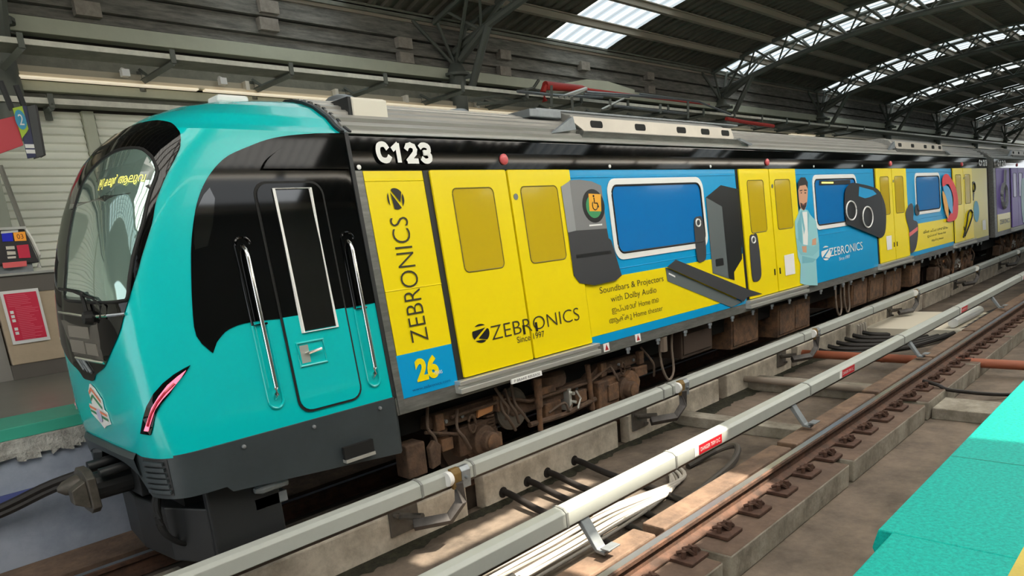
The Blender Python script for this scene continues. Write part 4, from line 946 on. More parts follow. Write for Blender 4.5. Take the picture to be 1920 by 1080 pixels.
# ---- third rails
def third_rail(y, sgn, label, xs, label_xs):
    # y: back top edge; box leans towards sgn side
    t = thing('power_rail', label, 'power rail', (0, y, .2), 'covered power rails')
    prof = [(y, .325), (y - .02, .335), (y - .085, .325), (y - .115, .300), (y - .118, .195), (y - .10, .185), (y - .02, .185), (y, .20)]
    cuts = [-9] + xs + [66]
    for a, c in zip(cuts, cuts[1:]):
        b = MB(); b.prism_x(prof, a + .004, c - .004); b.build('rail_cover', M_third, t, bevel=.005)
    b = MB(); b.box(-9, 66, y - .09, y - .03, .16, .2); b.build('conductor_rail', mat('dark_conductor', (84, 74, 66), .5, .4), t)
    b = MB()
    for x in xs:
        b.prism_x([(yy + (.006 if yy > y - .05 else -.006), z + (.005 if z > .25 else -.002)) for yy, z in prof], x - .012, x + .012)
    split_build(b, 'cover_joint', mat('joint_grey', (134, 136, 132), .5), t)
    for x in label_xs:
        b = MB(); b.box(x, x + .42, y - .1205, y - .116, .205, .292); lb = b.build('danger_label', M_dred, t)
        b = MB(); b.box(x - .07, x, y - .1205, y - .116, .205, .292); b.build('label_margin', M_white, lb)
        lettering('danger_lettering', 'DANGER 750V D.C.', x + .03, x + .39, .23, .268, M_white, lb, fmap=lambda a, z, o: (a, y - .122, z))
BX_F = [-1.3, 2.42, 6.55, 12.0, 17.4, 22.8, 28.2, 33.6]
BX_N = [-1.25, 2.45, 6.6, 12.0, 17.4, 22.8, 28.2]
third_rail(-.02, -1, 'grey covered power rail beside the train', [-1.62, -1.02, 2.1, 2.3, 6.2, 9.4, 14.8, 20.2], [])
third_rail(-1.452, -1, 'grey covered power rail nearer the camera with red danger labels', [-1.42, .05, 2.9, 6.3, 9.4, 14.8], [.42, 3.85, 9.5, 15.0])
def make_bracket_far(x, label):
    y = -.02
    t = thing('rail_bracket', label, 'bracket', (x, y, 0), 'far power rail brackets')
    b = MB(); P = [(y - .16, .10), (y - .19, .02), (y - .10, -.13), (y + .02, -.16), (y + .28, -.16)]
    # arm bent from the rail down to the wall plate
    arm = [(x + .06, y - .145, .22), (x + .06, y - .145, .03), (x - .05, y - .10, -.10), (x - .30, y + .10, -.12)]
    b = MB(); b.tube(arm, .06, 4); b.build('bracket_arm', mat('dark_bracket_steel', (92, 88, 86), .6, .3, var=.3, scale=9), t, bevel=.006)
    b = MB(); b.prism_x([(y - .155, .16), (y - .165, .30), (y - .14, .345), (y - .09, .345), (y - .12, .29), (y - .12, .17)], x - .01, x + .09); b.build('clamp_jaw', mat('ochre_clamp', (140, 112, 62), .6, .2, var=.3, scale=12), t, bevel=.008)
    b = MB(); b.prism_x([(y - .15, .14), (y - .16, .30), (y - .13, .338), (y - .09, .338), (y - .12, .29), (y - .12, .14)], x + .095, x + .2); b.cyl((x + .14, y - .15, .24), (x + .14, y - .19, .24), .016, 8); b.build('clamp_plate', M_galv, t, bevel=.005)
    b = MB(); b.lathe((x - .06, y - .125, .27), (1, 0, 0), [(0, .065), (.025, .07), (.05, .06)], 14); b.build('insulator', M_white, t, smooth=True)
    b = MB(); b.box(x - .42, x - .10, .268, .285, -.25, .0); b.cyl((x - .36, .268, -.05), (x - .36, .22, -.05), .022, 8); b.cyl((x - .16, .268, -.2), (x - .16, .22, -.2), .022, 8); b.cyl((x - .3, .268, -.08), (x - .22, y + .06, -.06), .035, 8); b.build('wall_plate', mat('dull_wall_plate', (118, 112, 104), .7, .2, var=.3, scale=9), t, bevel=.004)
    return t
t0 = None
for i, x in enumerate(BX_F):
    lab = 'bent steel bracket holding far power rail, %s from the camera end' % ordn[i]
    if t0 is None: t0 = make_bracket_far(x, lab)
    else: dup(t0, (x, -.02, 0), lab)
def make_bracket_near(x, label):
    y = -1.452
    t = thing('rail_bracket', label, 'bracket', (x, y, 0), 'near power rail brackets')
    b = MB(); b.prism_x([(y - .03, .19), (y - .09, .19), (y - .235, -.02), (y - .30, -.03), (y - .30, -.055), (y - .215, -.05)], x - .0, x + .1); b.build('bracket_arm', M_galv, t, bevel=.006)
    b = MB(); b.box(x + .02, x + .28, y - .25, y - .15, -.17, -.155); b.build('bracket_foot', M_galv, t, bevel=.004); b = MB(); b.box(x - .02, x + .12, y - .36, y - .28, .0, .012); b.build('bracket_pad', M_galv, t, bevel=.004)
    b = MB(); b.box(x + .12, x + .2, y - .06, y + .03, .13, .19); b.build('rail_clip', mat('yellow_clip', (176, 148, 70), .6), t, bevel=.01)
    return t
t0 = None
for i, x in enumerate(BX_N):
    lab = 'galvanised foot bracket under near power rail, %s from the camera end' % ordn[i]
    if t0 is None: t0 = make_bracket_near(x, lab)
    else: dup(t0, (x, -1.452, 0), lab)

# ---- pipes, cables and conduits between the tracks
b = MB(); b.tube([(7.15, .28, -.2), (7.15, -3.3, -.2)], .07, 12); b.tube([(7.15, -1.0, -.2), (7.15, -1.05, -.2)], .078, 12); tag(b.build('drain_pipe', M_brownpipe, smooth=True), 'brown drain pipe crossing under both power rails', 'pipe')
xw = lambda x0, x1, z1, lab: tag((lambda b: (b.box(x0, x1, -1.69, .28, -.4, z1), b.build('cable_duct_slab', M_conc, bevel=.01))[1])(MB()), lab, 'duct')
xw(5.1, 5.5, -.24, 'low concrete duct crossing between the tracks with grey pipe along it'); xw(2.95, 3.2, -.26, 'narrow concrete duct crossing between the tracks nearer the camera')
b = MB(); b.tube([(5.0, .28, -.2), (5.05, -1.68, -.22)], .05, 10); tag(b.build('crossing_pipe', mat('grey_pipe', (150, 138, 126), .7), smooth=True), 'grey pipe lying along the concrete crossing duct', 'pipe')
b = MB(); b.box(10.2, 12.6, -1.6, .28, -.4, -.22); tag(b.build('duct_cover_slab', mat('sunlit_tone_cover', (214, 206, 188), .8), bevel=.01), 'flat duct covers between tracks, coloured pale as if sunlit', 'cover')  # pale colour stands in for a sun patch on the covers
b = MB(); b.tube([(10.4, -1.25, -.12), (12.2, -1.3, -.12)], .09, 10); tag(b.build('white_conduit', M_white), 'white conduit lying beside the far duct covers', 'conduit')
for i, (xa, xb, dz) in enumerate(((-.30, .16, 0), (.07, .62, 0), (.39, .86, 0), (.86, 1.9, 0))):
    b = MB(); b.tube(smooth_loop([(xa, .36, -.29), (xa + .02, .2, -.30), (xa + .0 - .06, -.25, -.34), (xa - .10, -.8, -.37), (xa - .3, -1.4, -.37)], 6, False), .036, 10)
    if i < 0: b.tube(smooth_loop([(xa + .05, .34, -.31), (xa + .06, .15, -.33), (xa + .12, -.35, -.37), (xa + .1, -1.2, -.37)], 6, False), .026, 8)
    b.lathe((xa, .292, -.29), (0, -1, 0), [(0, .06), (.012, .058), (.014, .04)], 14)
    tag(b.build('trackside_cable', M_cable, smooth=True), 'black cable leaving hole in concrete upstand, %s from the left' % ordn[i], 'cable', 'cables leaving the upstand')
rnd = random.Random(3)
for i in range(6):
    y = -1.16 + .075 * i
    b = MB(); b.tube(smooth_loop([(-3.4, y - .02, -.35 + .02 * (i % 2)), (-1.9, y, -.35 + .02 * (i % 2)), (-.9, y - .02, -.34), (-.2, y - .02 - .02 * i, -.33 + .012 * i), (.5 + .12 * i, y + .06 - .05 * i, -.35), (1.0 + .1 * i, y + .25, -.36)], 7, False), .016 + .004 * (i % 3), 9)
    if i in (1, 2): 
        pass
    tag(b.build('pale_conduit', M_pale if i % 3 else mat('grey_conduit', (150, 144, 136), .6), smooth=True), 'pale conduit in the bundle under near power rail, %s from the front' % ordn[i], 'conduit', 'conduits under the near power rail')
b = MB()
for i in (0, 1, 2): b.tube([(-1.62, -1.16 + .075 * i, -.345), (-1.48, -1.16 + .075 * i, -.345)], .034, 9)
tag(b.build('conduit_sleeve', M_rubber), 'dark sleeves clamped round the pale conduits', 'sleeve')
for i in range(2):
    b = MB(); b.tube(smooth_loop([(-.2 + .1 * i, -1.45, -.35), (.6, -1.35 + .05 * i, -.37), (1.6, -1.25, -.33 + .03 * i), (2.05, -1.1, -.25), (2.0, -.9, -.3), (1.5, -.8, -.37)], 7, False), .035, 9); tag(b.build('looping_cable', mat('grey_cable', (88, 82, 76), .6), smooth=True), ('thicker' if i else 'slimmer') + ' grey cable looping back beneath the first danger label', 'cable')
b = MB(); b.box(-.12, .08, -.62, -.46, -.4, -.3); b.tube([(-.1, -.6, -.33), (-.3, -.85, -.36)], .03, 8); tag(b.build('white_junction_box', M_white, bevel=.015), 'small white junction box on the ground between power rails', 'junction box')
for i in range(7):
    b = MB(); x0 = 7.9 + .42 * i
    b.tube(smooth_loop([(x0, .3, -.27), (x0 + .1, .0, -.33), (x0 + .6, -.6, -.36), (x0 + 1.6, -1.1, -.33), (x0 + 3.2, -1.55, -.2)], 6, False), .04, 8); tag(b.build('trackside_cable', M_cable, smooth=True), 'black cable in the bunch beyond the brown pipe, %s from the left' % ordn[i], 'cable', 'cables beyond the brown pipe')
b = MB(); b.tube(smooth_loop([(5.3, -2.1, -.10), (5.2, -2.3, -.12), (5.3, -2.45, -.2), (6.0, -3.0, -.36), (6.8, -3.6, -.36)], 6, False), .025, 8); tag(b.build('bonding_cable', M_cable, smooth=True), 'black bonding cable from near rail across the slab', 'cable')
b = MB()
for i in range(4): b.prism_x([(.26 - .02 * i, -.36), (.285, -.36), (.285, -.1), (.255, -.12)], 9.8 + .12 * i, 9.88 + .12 * i)
tag(b.build('plaster_patch', M_pale), 'strips of pale plaster hanging on the upstand beyond brown pipe', 'plaster')
# moss along foot of the upstand
b = MB(); rnd = random.Random(11)
vs = []; n = 400; wv = .1
for i in range(n + 1):
    x = -4 + i * .04; wv = max(.02, min(.22, wv + rnd.uniform(-.03, .03))); vs += [(x, .29, -.36), (x, .28 - wv * .4, -.388), (x, .27 - wv, -.398)]
b.add(vs, [(3 * i + j, 3 * i + j + 1, 3 * i + 4 + j, 3 * i + 3 + j) for i in range(n) for j in (0, 1)]); tag(b.build('moss', M_moss), 'dark moss growing along the foot of concrete upstand', 'moss', kind='stuff')

# ================================================================== FAR SIDE OF THE STATION
YW = 6.5
def xbox(name, x0, x1, y0, y1, z0, z1, m, bevel=.008):
    b = MB(); b.box(x0, x1, y0, y1, z0, z1); return b.build(name, m, bevel=bevel)
X0, X1 = -26, 66
struct(xbox('wall_far', X0, X1, YW + .35, YW + .5, 1.1, 6.5, mat('dark_wall_void', (70, 66, 60), .9)))
b = MB()
for z0, z1, t in ((5.97, 6.34, .06), (5.70, 5.95, .04), (5.545, 5.69, .02)): b.prism_x([(YW - t, z0), (YW + .06 - t, z1), (YW + .2, z1), (YW + .2, z0)], X0, X1)
struct(b.build('wall_cladding', M_wall))
struct(xbox('trim_1', X0, X1, YW - .1, YW + .1, 5.325, 5.52, M_grn))
struct(xbox('trim_2', X0, X1, YW - .02, YW + .1, 4.90, 5.1, M_grn_dk))
struct(xbox('trim_3', X0, X1, YW - .14, YW + .1, 4.815, 4.915, mat('beige_girder', (176, 168, 148), .6)))
struct(xbox('trim_4', X0, X1, YW - .1, YW + .1, 4.62, 4.745, M_grn))
struct(xbox('trim_5', X0, X1, YW + .0, YW + .1, 4.53, 4.62, M_grn_dk))
b = MB(); b.box(X0, X1, YW - .22, YW - .12, 4.765, 4.815)
lt = tag(b.build('light_trunking', mat('cream_trunking', (246, 230, 200), .5)), 'cream lighting trunking running along wall above the shutters', 'light fitting')
for (u0, u1) in ((-2.6, -.05), (.05, 2.5), (2.6, 5.0), (5.1, 7.5), (20.5, 22.6)):
    b = MB(); b.box(u0, u1, YW - .24, YW - .14, 4.745, 4.768); b.build('fluorescent_tube', M_tube, lt)
lt2 = tag((lambda b: (b.box(-20, 60, -6.24, -6.14, 4.78, 4.84), b.build('light_trunking', MATS['cream_trunking']))[1])(MB()), 'cream lighting trunking hung above the near platform', 'light fitting')
for i in range(12): (lambda b: (b.box(-9 + 2.6 * i, -6.6 + 2.6 * i, -6.22, -6.16, 4.74, 4.78), b.build('fluorescent_tube', mat('bright_tube', (255, 246, 230), .4, emit=5.0), lt2)))(MB())
for i in range(9): (lambda b: (b.tube([(-8 + 4 * i, -6.19, 4.84), (-8 + 4 * i, -6.19, 5.8)], .012, 6), b.build('trunking_hanger', M_cream, lt2)))(MB())
b = MB()
for x in (.7, 2.3, 3.8, 5.6, 7.8, 10): b.box(x, x + .06, YW - .24, YW - .1, 4.8, 4.93)
split_build(b, 'trunking_hanger', M_cream, lt)
def tray(name, z, y0, y1, xs, label, h=.09):
    t = thing(name, label, 'cable tray', (0, y0, z))
    b = MB(); b.box(X0, X1, y0, y0 + .02, z, z + h); b.build('tray_lip', mat('pale_tray_lip', (236, 234, 220), .6, var=.2, scale=6), t)
    b = MB(); b.box(X0, X1, y0 + .01, min(y1, y0 + .45), z, z + .02); b.build('tray_floor', M_grn_dk, t)
    for x in xs:
        b = MB(); b.box(x - .03, x + .03, y0 - .03, y0, z - .05, z + h + .05); b.tube([(x, y0, z - .04), (x, y1, z - .04)], .045, 4); b.tube([(x, y1 - .02, z + .10), (x, y1 - .02, z - .16)], .045, 4); b.tube([(x, y1 - .04, z + .12), (x, y1 - .3, z - .02)], .025, 4); b.build('tray_bracket', M_truss, t)
tray('cable_tray', [(-0.782, 4.911)][0][1] - .05, 5.2, 6.42, [-.79 + 1.68 * i for i in range(-3, 16)], 'upper cable tray on long arms along the far wall', .06)
tray('cable_tray', 4.42, 6.15, 6.42, [-2.05, 1.0, 4.0], 'lower cable tray just above the pale shutters', .07)
b = MB()
for (x, y) in [(-1.296, 5.692), (1.378, 6.094), (1.330, 5.834), (4.030, 5.861), (4.027, 5.607), (6.672, 5.926), (6.630, 5.602), (9.362, 5.953), (12.093, 5.955), (12.118, 5.619)]: b.box(x - .16, x + .16, 6.37, 6.50, y - .09, y + .09)
struct(b.build('trim_wall_patch', mat('pale_wall_patch', (168, 160, 150), .85, var=.3, scale=8)))
for i, x in enumerate((-1.1, .27)):
    b = MB(); b.box(x, x + .1, 6.18, 6.28, 4.84, 4.93); b.tube([(x + .05, 6.23, 4.93), (x + .05, 6.30, 4.96), (x + .05, 6.34, 4.96)], .015, 6); tag(b.build('wall_floodlight', M_white), 'small white lamp under the tray, %s' % ('left of the pair' if i == 0 else 'right of the pair'), 'lamp', 'small wall lamps')
# shutters
def shutter(x0, x1, label):
    b = MB(); pr = []
    z = 2.30
    while z < 4.36: pr += [(YW - .008, z), (YW - .05, z + .02), (YW - .010, z + .098)]; z += .105
    pr = pr + [(YW + .05, z), (YW + .05, 2.3)]
    b.prism_x(pr, x0, x1); tag(b.build('roller_shutter', M_shutter), label, 'shutter', 'pale roller shutters')
PST = [(-1.592, 4.238)][0][0]
shutter(X0, PST - 4.6, 'pale slatted shutter at the far left end of wall'); shutter(PST - 4.5, PST - .06, 'pale slatted shutter behind the hanging sign'); shutter(PST + .12, PST + 4.5, 'pale slatted shutter behind the train cab'); shutter(PST + 4.6, X1, 'long pale slatted shutter hidden behind the train')
for i, x in enumerate((PST - 4.55, PST + .02, PST + 4.55)):
    b = MB(); b.box(x - .07, x + .07, YW - .10, YW + .1, 2.3, 4.40); tag(b.build('shutter_post', M_grn), 'grey green post between shutters, %s' % ('off to the left', 'beside the train cab', 'behind the train')[i], 'post', 'shutter posts')
struct(xbox('baseboard_far', X0, X1, YW - .05, YW + .1, 1.1, 2.3, mat('dull_wall_base', (150, 146, 138), .8)))
b = MB(); b.cyl((-5.6, 6.2, 1.1), (-5.0, 6.2, 5.2), .02, 8)
# stair rail glimpsed at far left: slanting pole
b = MB(); b.tube([[(-2.821, 3.635)][0][:1] and ([(-2.821, 3.635)][0][0], 5.9, [(-2.821, 3.635)][0][1]), ([(-2.739, 2.876)][0][0], 5.9, [(-2.739, 2.876)][0][1])], .03, 8); tag(b.build('slanting_pole', mat('grey_pole', (140, 138, 128), .5)), 'thin grey slanting pole before the shutters at left', 'pole')
b = MB(); b.box(-4.6, [(-2.813, 2.959)][0][0], 6.1, 6.4, 1.1, 3.9); tag(b.build('side_pillar', mat('pale_green_pillar', (176, 182, 166), .6), bevel=.01), 'pale green pillar behind the emergency box at the left edge', 'pillar')
# counter with poster and emergency box
ct = thing('information_counter', 'tan and dark grey counter on the far platform beside the train nose', 'counter', (-3.3, 5.5, 1.1))
YCN = 5.5
b = MB(); b.box(-3.28, -1.6, YCN, YCN + .5, 1.28, 2.12); b.build('counter_front', M_wood, ct, bevel=.01)
b = MB(); b.box(-3.30, -1.6, YCN + .02, YCN + .5, 1.1, 1.28); b.build('counter_plinth', M_cgrey, ct)
b = MB(); b.box(-4.4, -1.55, YCN - .01, YCN + .52, 2.12, 2.33); b.build('counter_band', M_cgrey, ct)
b = MB(); b.box(-4.4, -1.5, YCN - .05, YCN + .55, 2.33, 2.36); b.build('counter_top', M_alu, ct, bevel=.006)
b = MB(); b.box(-4.4, -3.30, YCN + .06, YCN + .5, 1.1, 2.12); b.build('counter_return', mat('grey_return', (150, 146, 140), .6), ct)
PQ = [(-3.223, 2.160), (-2.842, 2.159), (-2.831, 1.528), (-3.233, 1.512)]
pst = thing('notice_poster', 'red notice poster in a white frame on the counter front', 'poster', (PQ[0][0], 5.47, PQ[3][1]))
px0, px1 = (PQ[0][0] + PQ[3][0]) / 2, (PQ[1][0] + PQ[2][0]) / 2; pz0, pz1 = PQ[2][1], PQ[0][1]
b = MB(); b.box(px0, px1, 5.47, 5.49, pz0, pz1); b.build('poster_frame', M_white, pst)
b = MB(); b.box(px0 + .03, px1 - .03, 5.464, 5.472, pz0 + .04, pz1 - .035); b.build('poster_sheet', M_red, pst)
b = MB(); rnd = random.Random(5); W = px1 - px0
for i in range(26):
    z = pz1 - .06 - i * .021; b.box(px0 + (.05 if i < 7 else .11), px0 + (.05 if i < 7 else .11) + W * rnd.uniform(.3, .62), 5.460, 5.465, z, z + .006)
b.build('poster_lines', mat('poster_pink_lines', (238, 110, 132), .5), pst)
b = MB()
for i in (0, 1, 2, 4, 5): b.box(px0 + .05, px0 + .085, 5.460, 5.465, pz1 - .27 - i * .05, pz1 - .235 - i * .05)
split_build(b, 'poster_icons', M_white, pst)
eb = thing('emergency_box', 'dark emergency equipment box with orange 03 sign standing on the counter', 'emergency box', (-3.1, 5.6, 2.36))
EQ = [(-3.051, 2.871), (-2.807, 2.857), (-2.833, 2.384), (-3.166, 2.355)]
ex1 = EQ[1][0]
b = MB(); b.prism_y([(-4.0, 2.46), (ex1 + .07, 2.46), (ex1 + .0, 2.86), (-4.0, 2.86)], 5.55, 5.85); b.build('box_body', mat('dark_box_panel', (52, 50, 52), .5), eb, bevel=.01)
b = MB(); b.prism_y([(-4.0, 2.86), (ex1 + .01, 2.86), (ex1 + .01, 2.89), (-4.0, 2.89)], 5.5, 5.88); b.tube([(ex1 + .0, 5.58, 2.88), (ex1 + .05, 5.58, 2.75), (ex1 + .09, 5.58, 2.55), (ex1 + .06, 5.58, 2.40)], .025, 8); b.build('box_rim', M_alu, eb)
b = MB(); b.box(-4.0, ex1 + .0, 5.6, 5.8, 2.36, 2.46); b.build('box_stand', M_galv, eb)
def decal(name, pts, m, y, parent=None, d=.006):
    b = MB(); b.prism_y(pts, y - d, y); return b.build(name, m, parent)
s3 = [(-2.930, 2.826), (-2.809, 2.831), (-2.816, 2.725), (-2.935, 2.727)]
o3 = decal('number_sign', s3, mat('sign_orange', (244, 160, 50), .5, emit=.15), 5.545, eb)
lettering('number_lettering', '03', min(p[0] for p in s3) + .03, max(p[0] for p in s3) - .03, min(p[1] for p in s3) + .025, max(p[1] for p in s3) - .025, mat('sign_brown_ink', (110, 44, 10), .5), o3, fmap=lambda a, z, o: (a, 5.537, z))
decal('blue_symbol_sign', [(-3.048, 2.821), (-2.940, 2.827), (-2.951, 2.728), (-3.058, 2.730)], mat('sign_blue', (20, 40, 220), .5), 5.545, eb)
decal('white_header_label', [(-3.047, 2.852), (-2.874, 2.860), (-2.880, 2.829), (-3.054, 2.822)], M_white, 5.545, eb)
for i, (a, c) in enumerate(((462, 467), (471, 477), (480, 485))): decal('instruction_tag', [(x, z) for x, z in [[(-3.039, 2.673), (-2.953, 2.672), (-2.956, 2.635), (-3.042, 2.636)], [(-3.040, 2.617), (-2.956, 2.610), (-2.959, 2.573), (-3.045, 2.574)], [(-3.049, 2.555), (-2.963, 2.554), (-2.968, 2.530), (-3.049, 2.531)]][i]], M_cream, 5.545, eb)
decal('red_instruction_sheet', [(-2.930, 2.677), (-2.809, 2.681), (-2.816, 2.523), (-2.936, 2.527)], M_red, 5.545, eb)
decal('red_handle_cover', [(-3.117, 2.487), (-2.873, 2.490), (-2.881, 2.427), (-3.120, 2.425)], mat('pale_red_handle', (246, 110, 112), .45), 5.535, eb, .02)
# hanging direction sign
HY = 4.6
hs = thing('hanging_sign', 'hanging navy and red platform sign with a lime number 2 at upper left', 'sign', (-3.4, HY, 4.2))
def polyY(name, pts, m, y0, y1, parent): b = MB(); b.prism_y(pts, y0, y1); return b.build(name, m, parent, bevel=.004)
polyY('sign_navy_panel', [(-2.745, 4.081), (-2.696, 4.079), (-2.720, 3.559), (-2.814, 3.542), (-2.811, 3.734)], M_navy, HY, HY + .02, hs)
polyY('sign_side_face', [(-2.706, 4.078), (-2.622, 4.099), (-2.645, 3.577), (-2.732, 3.548)], mat('sign_grey_side', (72, 74, 76), .5), HY - .01, HY + .12, hs)
polyY('sign_dark_edge', [(-2.627, 4.099), (-2.606, 4.084), (-2.635, 3.577), (-2.658, 3.566)], M_gk, HY - .012, HY + .14, hs)
polyY('sign_red_panel', [(-3.275, 3.847), (-2.836, 3.975), (-2.823, 3.679), (-3.360, 3.470)], mat('sign_coral', (212, 72, 84), .5), HY + .0, HY + .03, hs)
lm = polyY('sign_lime_tab', [(-2.844, 4.049), (-2.751, 4.076), (-2.743, 3.844), (-2.765, 3.811), (-2.824, 3.744)], M_lime, HY - .02, HY, hs)
cx, cz = [(-2.797, 3.934)][0]
b = MB(); b.prism_y(ring_poly(cx, cz, .05, .10, 20), HY - .026, HY - .02); b.build('sign_blue_disc', mat('sign_cyan', (60, 160, 200), .5), lm)
vs, fs = text2d('2', cx - .02, cx + .024, cz - .055, cz + .055); b = MB(); b.add([(x, HY - .028, z) for x, z in vs], fs); b.build('sign_number', M_white, lm, fix=False)
b = MB()
for zz in ([(-2.761, 3.669)][0], [(-2.763, 3.614)][0]): b.box(zz[0] - .05, zz[0] + .06, HY - .006, HY + .0, zz[1] - .02, zz[1] + .02)
split_build(b, 'sign_small_lettering', M_white, hs)
for pts in ([(-2.883, 4.325), (-2.837, 4.039)], [(-2.747, 4.294), (-2.717, 4.072)]):
    b = MB(); b.tube([(x, HY + .05, z) for x, z in pts], .03, 8); b.build('sign_hanger_pole', M_dark, hs)

# ---- red-roofed rack and pipes glimpsed above the train
RY = 4.9
rp = lambda s: [(x, RY, z) for x, z in s]
b = MB(); b.tube([(x, 5.2, z) for x, z in [(6.496, 5.079), (7.648, 5.101), (7.919, 5.099), (12.982, 5.087)]], [.085, .07, .03, .02], 10); b.tube([(x, 5.2, z) for x, z in [(6.496, 5.079), (6.418, 4.955), (6.461, 4.779)]], .06, 8); tag(b.build('red_duct', mat('faded_red_duct', (196, 56, 48), .5), smooth=True), 'red pipe beyond the train roof, fading to orange rightwards', 'pipe')
b = MB(); b.tube([(x, 5.0, z) for x, z in [(13.508, 4.735), (14.659, 4.689), (16.331, 4.654)]], .05, 8); tag(b.build('red_duct', mat('faded_red_duct', (196, 56, 48), .5), smooth=True), 'short red pipe farther along behind the second truss foot', 'pipe')
b = MB(); pts = [(7.084, 5.118), (7.622, 5.293), (8.365, 5.425), (9.146, 5.442), (10.189, 5.334), (10.181, 5.239), (8.347, 5.249), (7.074, 5.034)]; b.prism_y(pts, 5.6, 6.0); tag(b.build('green_arched_panel', M_grn), 'pale green arched panel behind the red pipe', 'panel')
rk = thing('cable_rack', 'grey stacked cable rack beyond the train roof vents', 'rack', (8, RY, 4.6))
for s in ([(7.436, 4.966), (8.947, 5.003), (11.165, 5.051)], [(9.362, 5.052), (11.915, 5.047), (13.554, 4.827)], [(7.344, 4.919), (8.945, 4.970)], [(5.353, 4.835), (6.415, 4.839), (7.971, 4.898)], [(8.335, 4.749), (11.393, 4.736)]):
    b = MB(); b.tube(rp(s), .028, 4); split_build(b, 'rack_rail', M_galv, rk)
b = MB()
for i in range(4): b.tube([(x, RY, z) for x, z in [[(6.541, 4.808), (7.408, 5.036)], [(6.705, 4.818), (7.443, 5.038)], [(6.872, 4.828), (7.441, 5.018)], [(7.911, 4.652), (8.741, 4.924)]][i]], .025, 4)
split_build(b, 'rack_slat', M_alu, rk)
b = MB()
for s in ([(6.940, 4.833), (6.946, 4.571)], [(8.232, 4.882), (8.214, 4.689)], [(10.173, 4.886), (10.160, 4.688)], [(11.408, 5.017), (11.387, 4.625)], [(6.339, 5.008), (6.294, 4.617)]): b.tube(rp(s), .035, 4)
split_build(b, 'rack_post', M_truss, rk)
b = MB(); b.box(7.5, 12, RY + .1, RY + .6, 4.15, 4.55); b.build('rack_box', M_dark, rk)
b = MB(); s = [(4.487, 4.708), (5.330, 4.844), (6.253, 5.032), (6.429, 5.192)]; P = [(x, 5.3, z) for x, z in s]; b.tube(P, .03, 6); s2 = [(4.678, 4.646), (5.609, 4.747), (6.716, 4.883)]; Q = [(x, 5.3, z) for x, z in s2]; b.tube(Q, .03, 6)
for i in range(6):
    u = i / 5; a = (P[0][0] + (P[2][0] - P[0][0]) * u, 5.3, P[0][2] + (P[2][2] - P[0][2]) * u); c = (Q[0][0] + (Q[2][0] - Q[0][0]) * min(1, u + .1), 5.3, Q[0][2] + (Q[2][2] - Q[0][2]) * min(1, u + .1)); b.tube([a, c], .018, 5)
tag(b.build('lattice_beam', M_truss), 'small lattice beam leading up to the red pipe', 'lattice')

# ================================================================== ROOF
def chord(y): return 6.57 - .0255 * (y - .9) ** 2
def skin(y): return chord(y) + .62
YA, YB = 6.55, -8.8
PUR = [6.5 - .94 * i for i in range(17)]
STR = [(.42, 2.80), (8.05, 10.26), (15.72, 17.75), (23.5, 25.75), (31.0, 33.2), (38.6, 40.8), (46.5, 48.7), (54.5, 56.7), (-10, -8)]
CLEAR = (-5.35, -3.62)
STR.sort()
def corrugated(name, x0, x1, y0, y1, m, n, pitch=.28, lift=0.0, label=None):
    b = MB(); xs = []
    x = x0
    while x < x1 - 1e-6:
        for t, h in ((0, 0), (.35, 0), (.45, .05), (.9, .05)):
            if x + t * pitch <= x1: xs.append((x + t * pitch, h))
        x += pitch
    xs.append((x1, 0)); ys = [y0 + (y1 - y0) * i / n for i in range(n + 1)]
    vs = [(x, y, skin(y) + h + lift) for y in ys for x, h in xs]; m_ = len(xs)
    b.add(vs, [(i * m_ + j, i * m_ + j + 1, (i + 1) * m_ + j + 1, (i + 1) * m_ + j) for i in range(n) for j in range(m_ - 1)])
    return b.build(name, m, fix=False)
OPEN = [(-7.6, -1.6), (3.0, 7.6), (10.7, 15.3)]  # spans of unseen skylights added to light the train side from above
edges = [-20.0] + [e for s in STR for e in s] + [66.0]
for a, c in zip(edges[::2], edges[1::2]):
    op = [o for o in OPEN if o[0] >= a and o[1] <= c]
    if not op: struct(corrugated('ceiling', a, c, YA, YB, M_skin, 30)); continue
    struct(corrugated('ceiling', a, c, YA, -2.0, M_skin, 18)); struct(corrugated('ceiling', a, op[0][0], -2.0, YB, M_skin, 14)); struct(corrugated('ceiling', op[0][1], c, -2.0, YB, M_skin, 14))
    struct(corrugated('ceiling', op[0][0], op[0][1], -6.3, YB, M_skin, 6))
    tag(corrugated('fill_skylight', op[0][0], op[0][1], -2.0, -6.3, M_sky2, 14, .3, .0), 'wide run of bright roof sheets added out of view to light the train, %s' % ('behind the first truss' if a < 0 else 'between the nearest trusses' if a < 9 else 'past the second truss'), 'skylight', 'added skylights lighting the train side')
k = 0
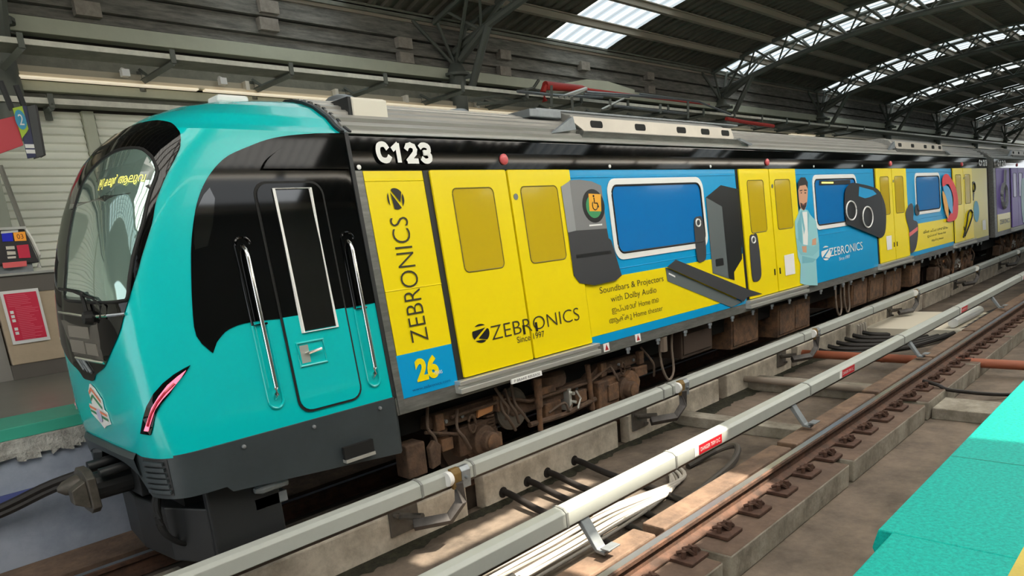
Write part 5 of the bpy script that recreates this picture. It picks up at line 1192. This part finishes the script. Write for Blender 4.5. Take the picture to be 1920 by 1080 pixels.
for si, (a, c) in enumerate(STR):
    for pi, (ya, yb) in enumerate(zip(PUR, PUR[1:])):
        near0 = abs(a - .42) < .05
        if near0 and ya < -2.5:      # out of view: clear and hazy spans shaped to place the sun patches
            if k == 0:
                for cy0, cy1, mm in ((-2.9, CLEAR[1], M_sky2), (CLEAR[1], -4.33, M_sky0), (-4.33, CLEAR[0], M_sky0), (CLEAR[0], -6.32, M_sky2), (-6.32, -7.0, M_sky3), (-7.0, -7.6, M_sky3)):
                    k += 1; tag(corrugated('skylight_sheet', a, c, cy0, cy1, mm, 3, .2, .0), ('clear' if mm is M_sky0 else 'hazy' if mm is M_sky3 else 'bright') + ' roof sheet over the near track, %s of six from the track side' % ordn[k - 1], 'skylight', 'skylight sheets over the near track')
            continue
        o = corrugated('skylight_sheet', a, c, ya, yb, M_sky1, 3, .2, .0)
        tag(o, 'translucent roof sheet in %s, %s sheet up from the far wall' % (('skylight strip over the camera', 'skylight strip over the camera', 'nearest visible skylight strip')[min(si, 2)] if si < 3 else '%s skylight strip away' % ordn[si - 2], ordn[pi] if pi < 10 else '%dth' % (pi + 1)), 'skylight', 'translucent skylight sheets')
for i, y in enumerate(PUR):
    b = MB(); z = skin(y); b.box(-20, 66, y - .05, y + .05, z - .14, z - .01); b.box(-20, 66, y - .10, y + .03, z - .03, z - .01)
    tag(b.build('roof_purlin', M_purlin), 'long purlin under the curved roof, %s up from the far wall' % (ordn[i] if i < 10 else '%dth' % (i + 1)), 'purlin', 'roof purlins')
b = MB(); b.box(-20, 66, YW - .1, YW + .1, 6.30, 6.42); struct(b.build('trim_6', M_grn_dk))
def make_truss(x, label):
    t = thing('roof_truss', label, 'truss', (x, 6.3, 5.0), 'arched roof trusses')
    ys = [6.4 - i * .45 for i in range(28)]
    b = MB(); b.tube([(x, y, chord(y)) for y in ys], .075, 8); b.build('bottom_chord', M_truss, t, smooth=True)
    for s in (-1, 1):
        b = MB(); b.tube([(x + s * .42, y, chord(y) + .5) for y in ys], .05, 6); b.build('top_chord', M_truss, t, smooth=True)
    nodes = [5.55 - .94 * i for i in range(12)]
    for i, y in enumerate(nodes):
        for s in (-1, 1):
            b = MB(); b.tube([(x, y, chord(y)), (x + s * .42, y - .47, chord(y - .47) + .5)], .026, 6); b.tube([(x, y, chord(y)), (x + s * .42, y + .47, chord(y + .47) + .5)], .026, 6); b.build('web_member', M_truss, t)
    b = MB(); b.lathe((x, 6.35, 4.0), (0, 0, 1), [(0, .17), (1.35, .17), (1.37, .26), (1.42, .26), (1.43, .2), (1.6, .12)], 16); b.build('column_head', M_truss, t, smooth=True)
    b = MB()
    for dx, dy, dz in ((-.42, .0, .85), (.42, 0, .85), (-.42, -.95, .95), (.42, -.95, .95), (-.9, .1, .75), (.9, .1, .75)): b.tube([(x, 6.35, 5.55), (x + dx, 6.35 + dy, 5.55 + dz)], .035, 6)
    split_build(b, 'fan_strut', M_truss, t)
    b = MB(); b.tube([(x, 6.2, 5.65), (x, 5.4, chord(5.4))], .08, 8); b.tube([(x, 5.35, chord(5.35)), (x + .0, 5.95, 5.1)], .075, 8); b.build('knee_brace', M_truss, t)
    b = MB()
    for q_ in (0, 1, 2, 3): a = q_ * math.pi / 2 + .4; b.prism_z([(x + .16 * math.cos(a), 6.35 + .16 * math.sin(a)), (x + .34 * math.cos(a + .05), 6.35 + .34 * math.sin(a + .05)), (x + .16 * math.cos(a + .12), 6.35 + .16 * math.sin(a + .12))], 5.3, 5.38)
    split_build(b, 'column_gusset', M_truss, t)
    return t
t0 = None
for i, x in enumerate((5.2, 15.75, 23.2, 30.8, 38.6, 46.6, 54.6, -2.45)):
    lab = ('arched grey tube truss, %s from the camera along the far wall' % ordn[i]) if i < 7 else 'arched grey tube truss whose foot shows at the top left corner'
    if t0 is None: t0 = make_truss(x, lab)
    else: dup(t0, (x, 6.3, 5.0), lab)
# end wall in the far distance stays open to daylight
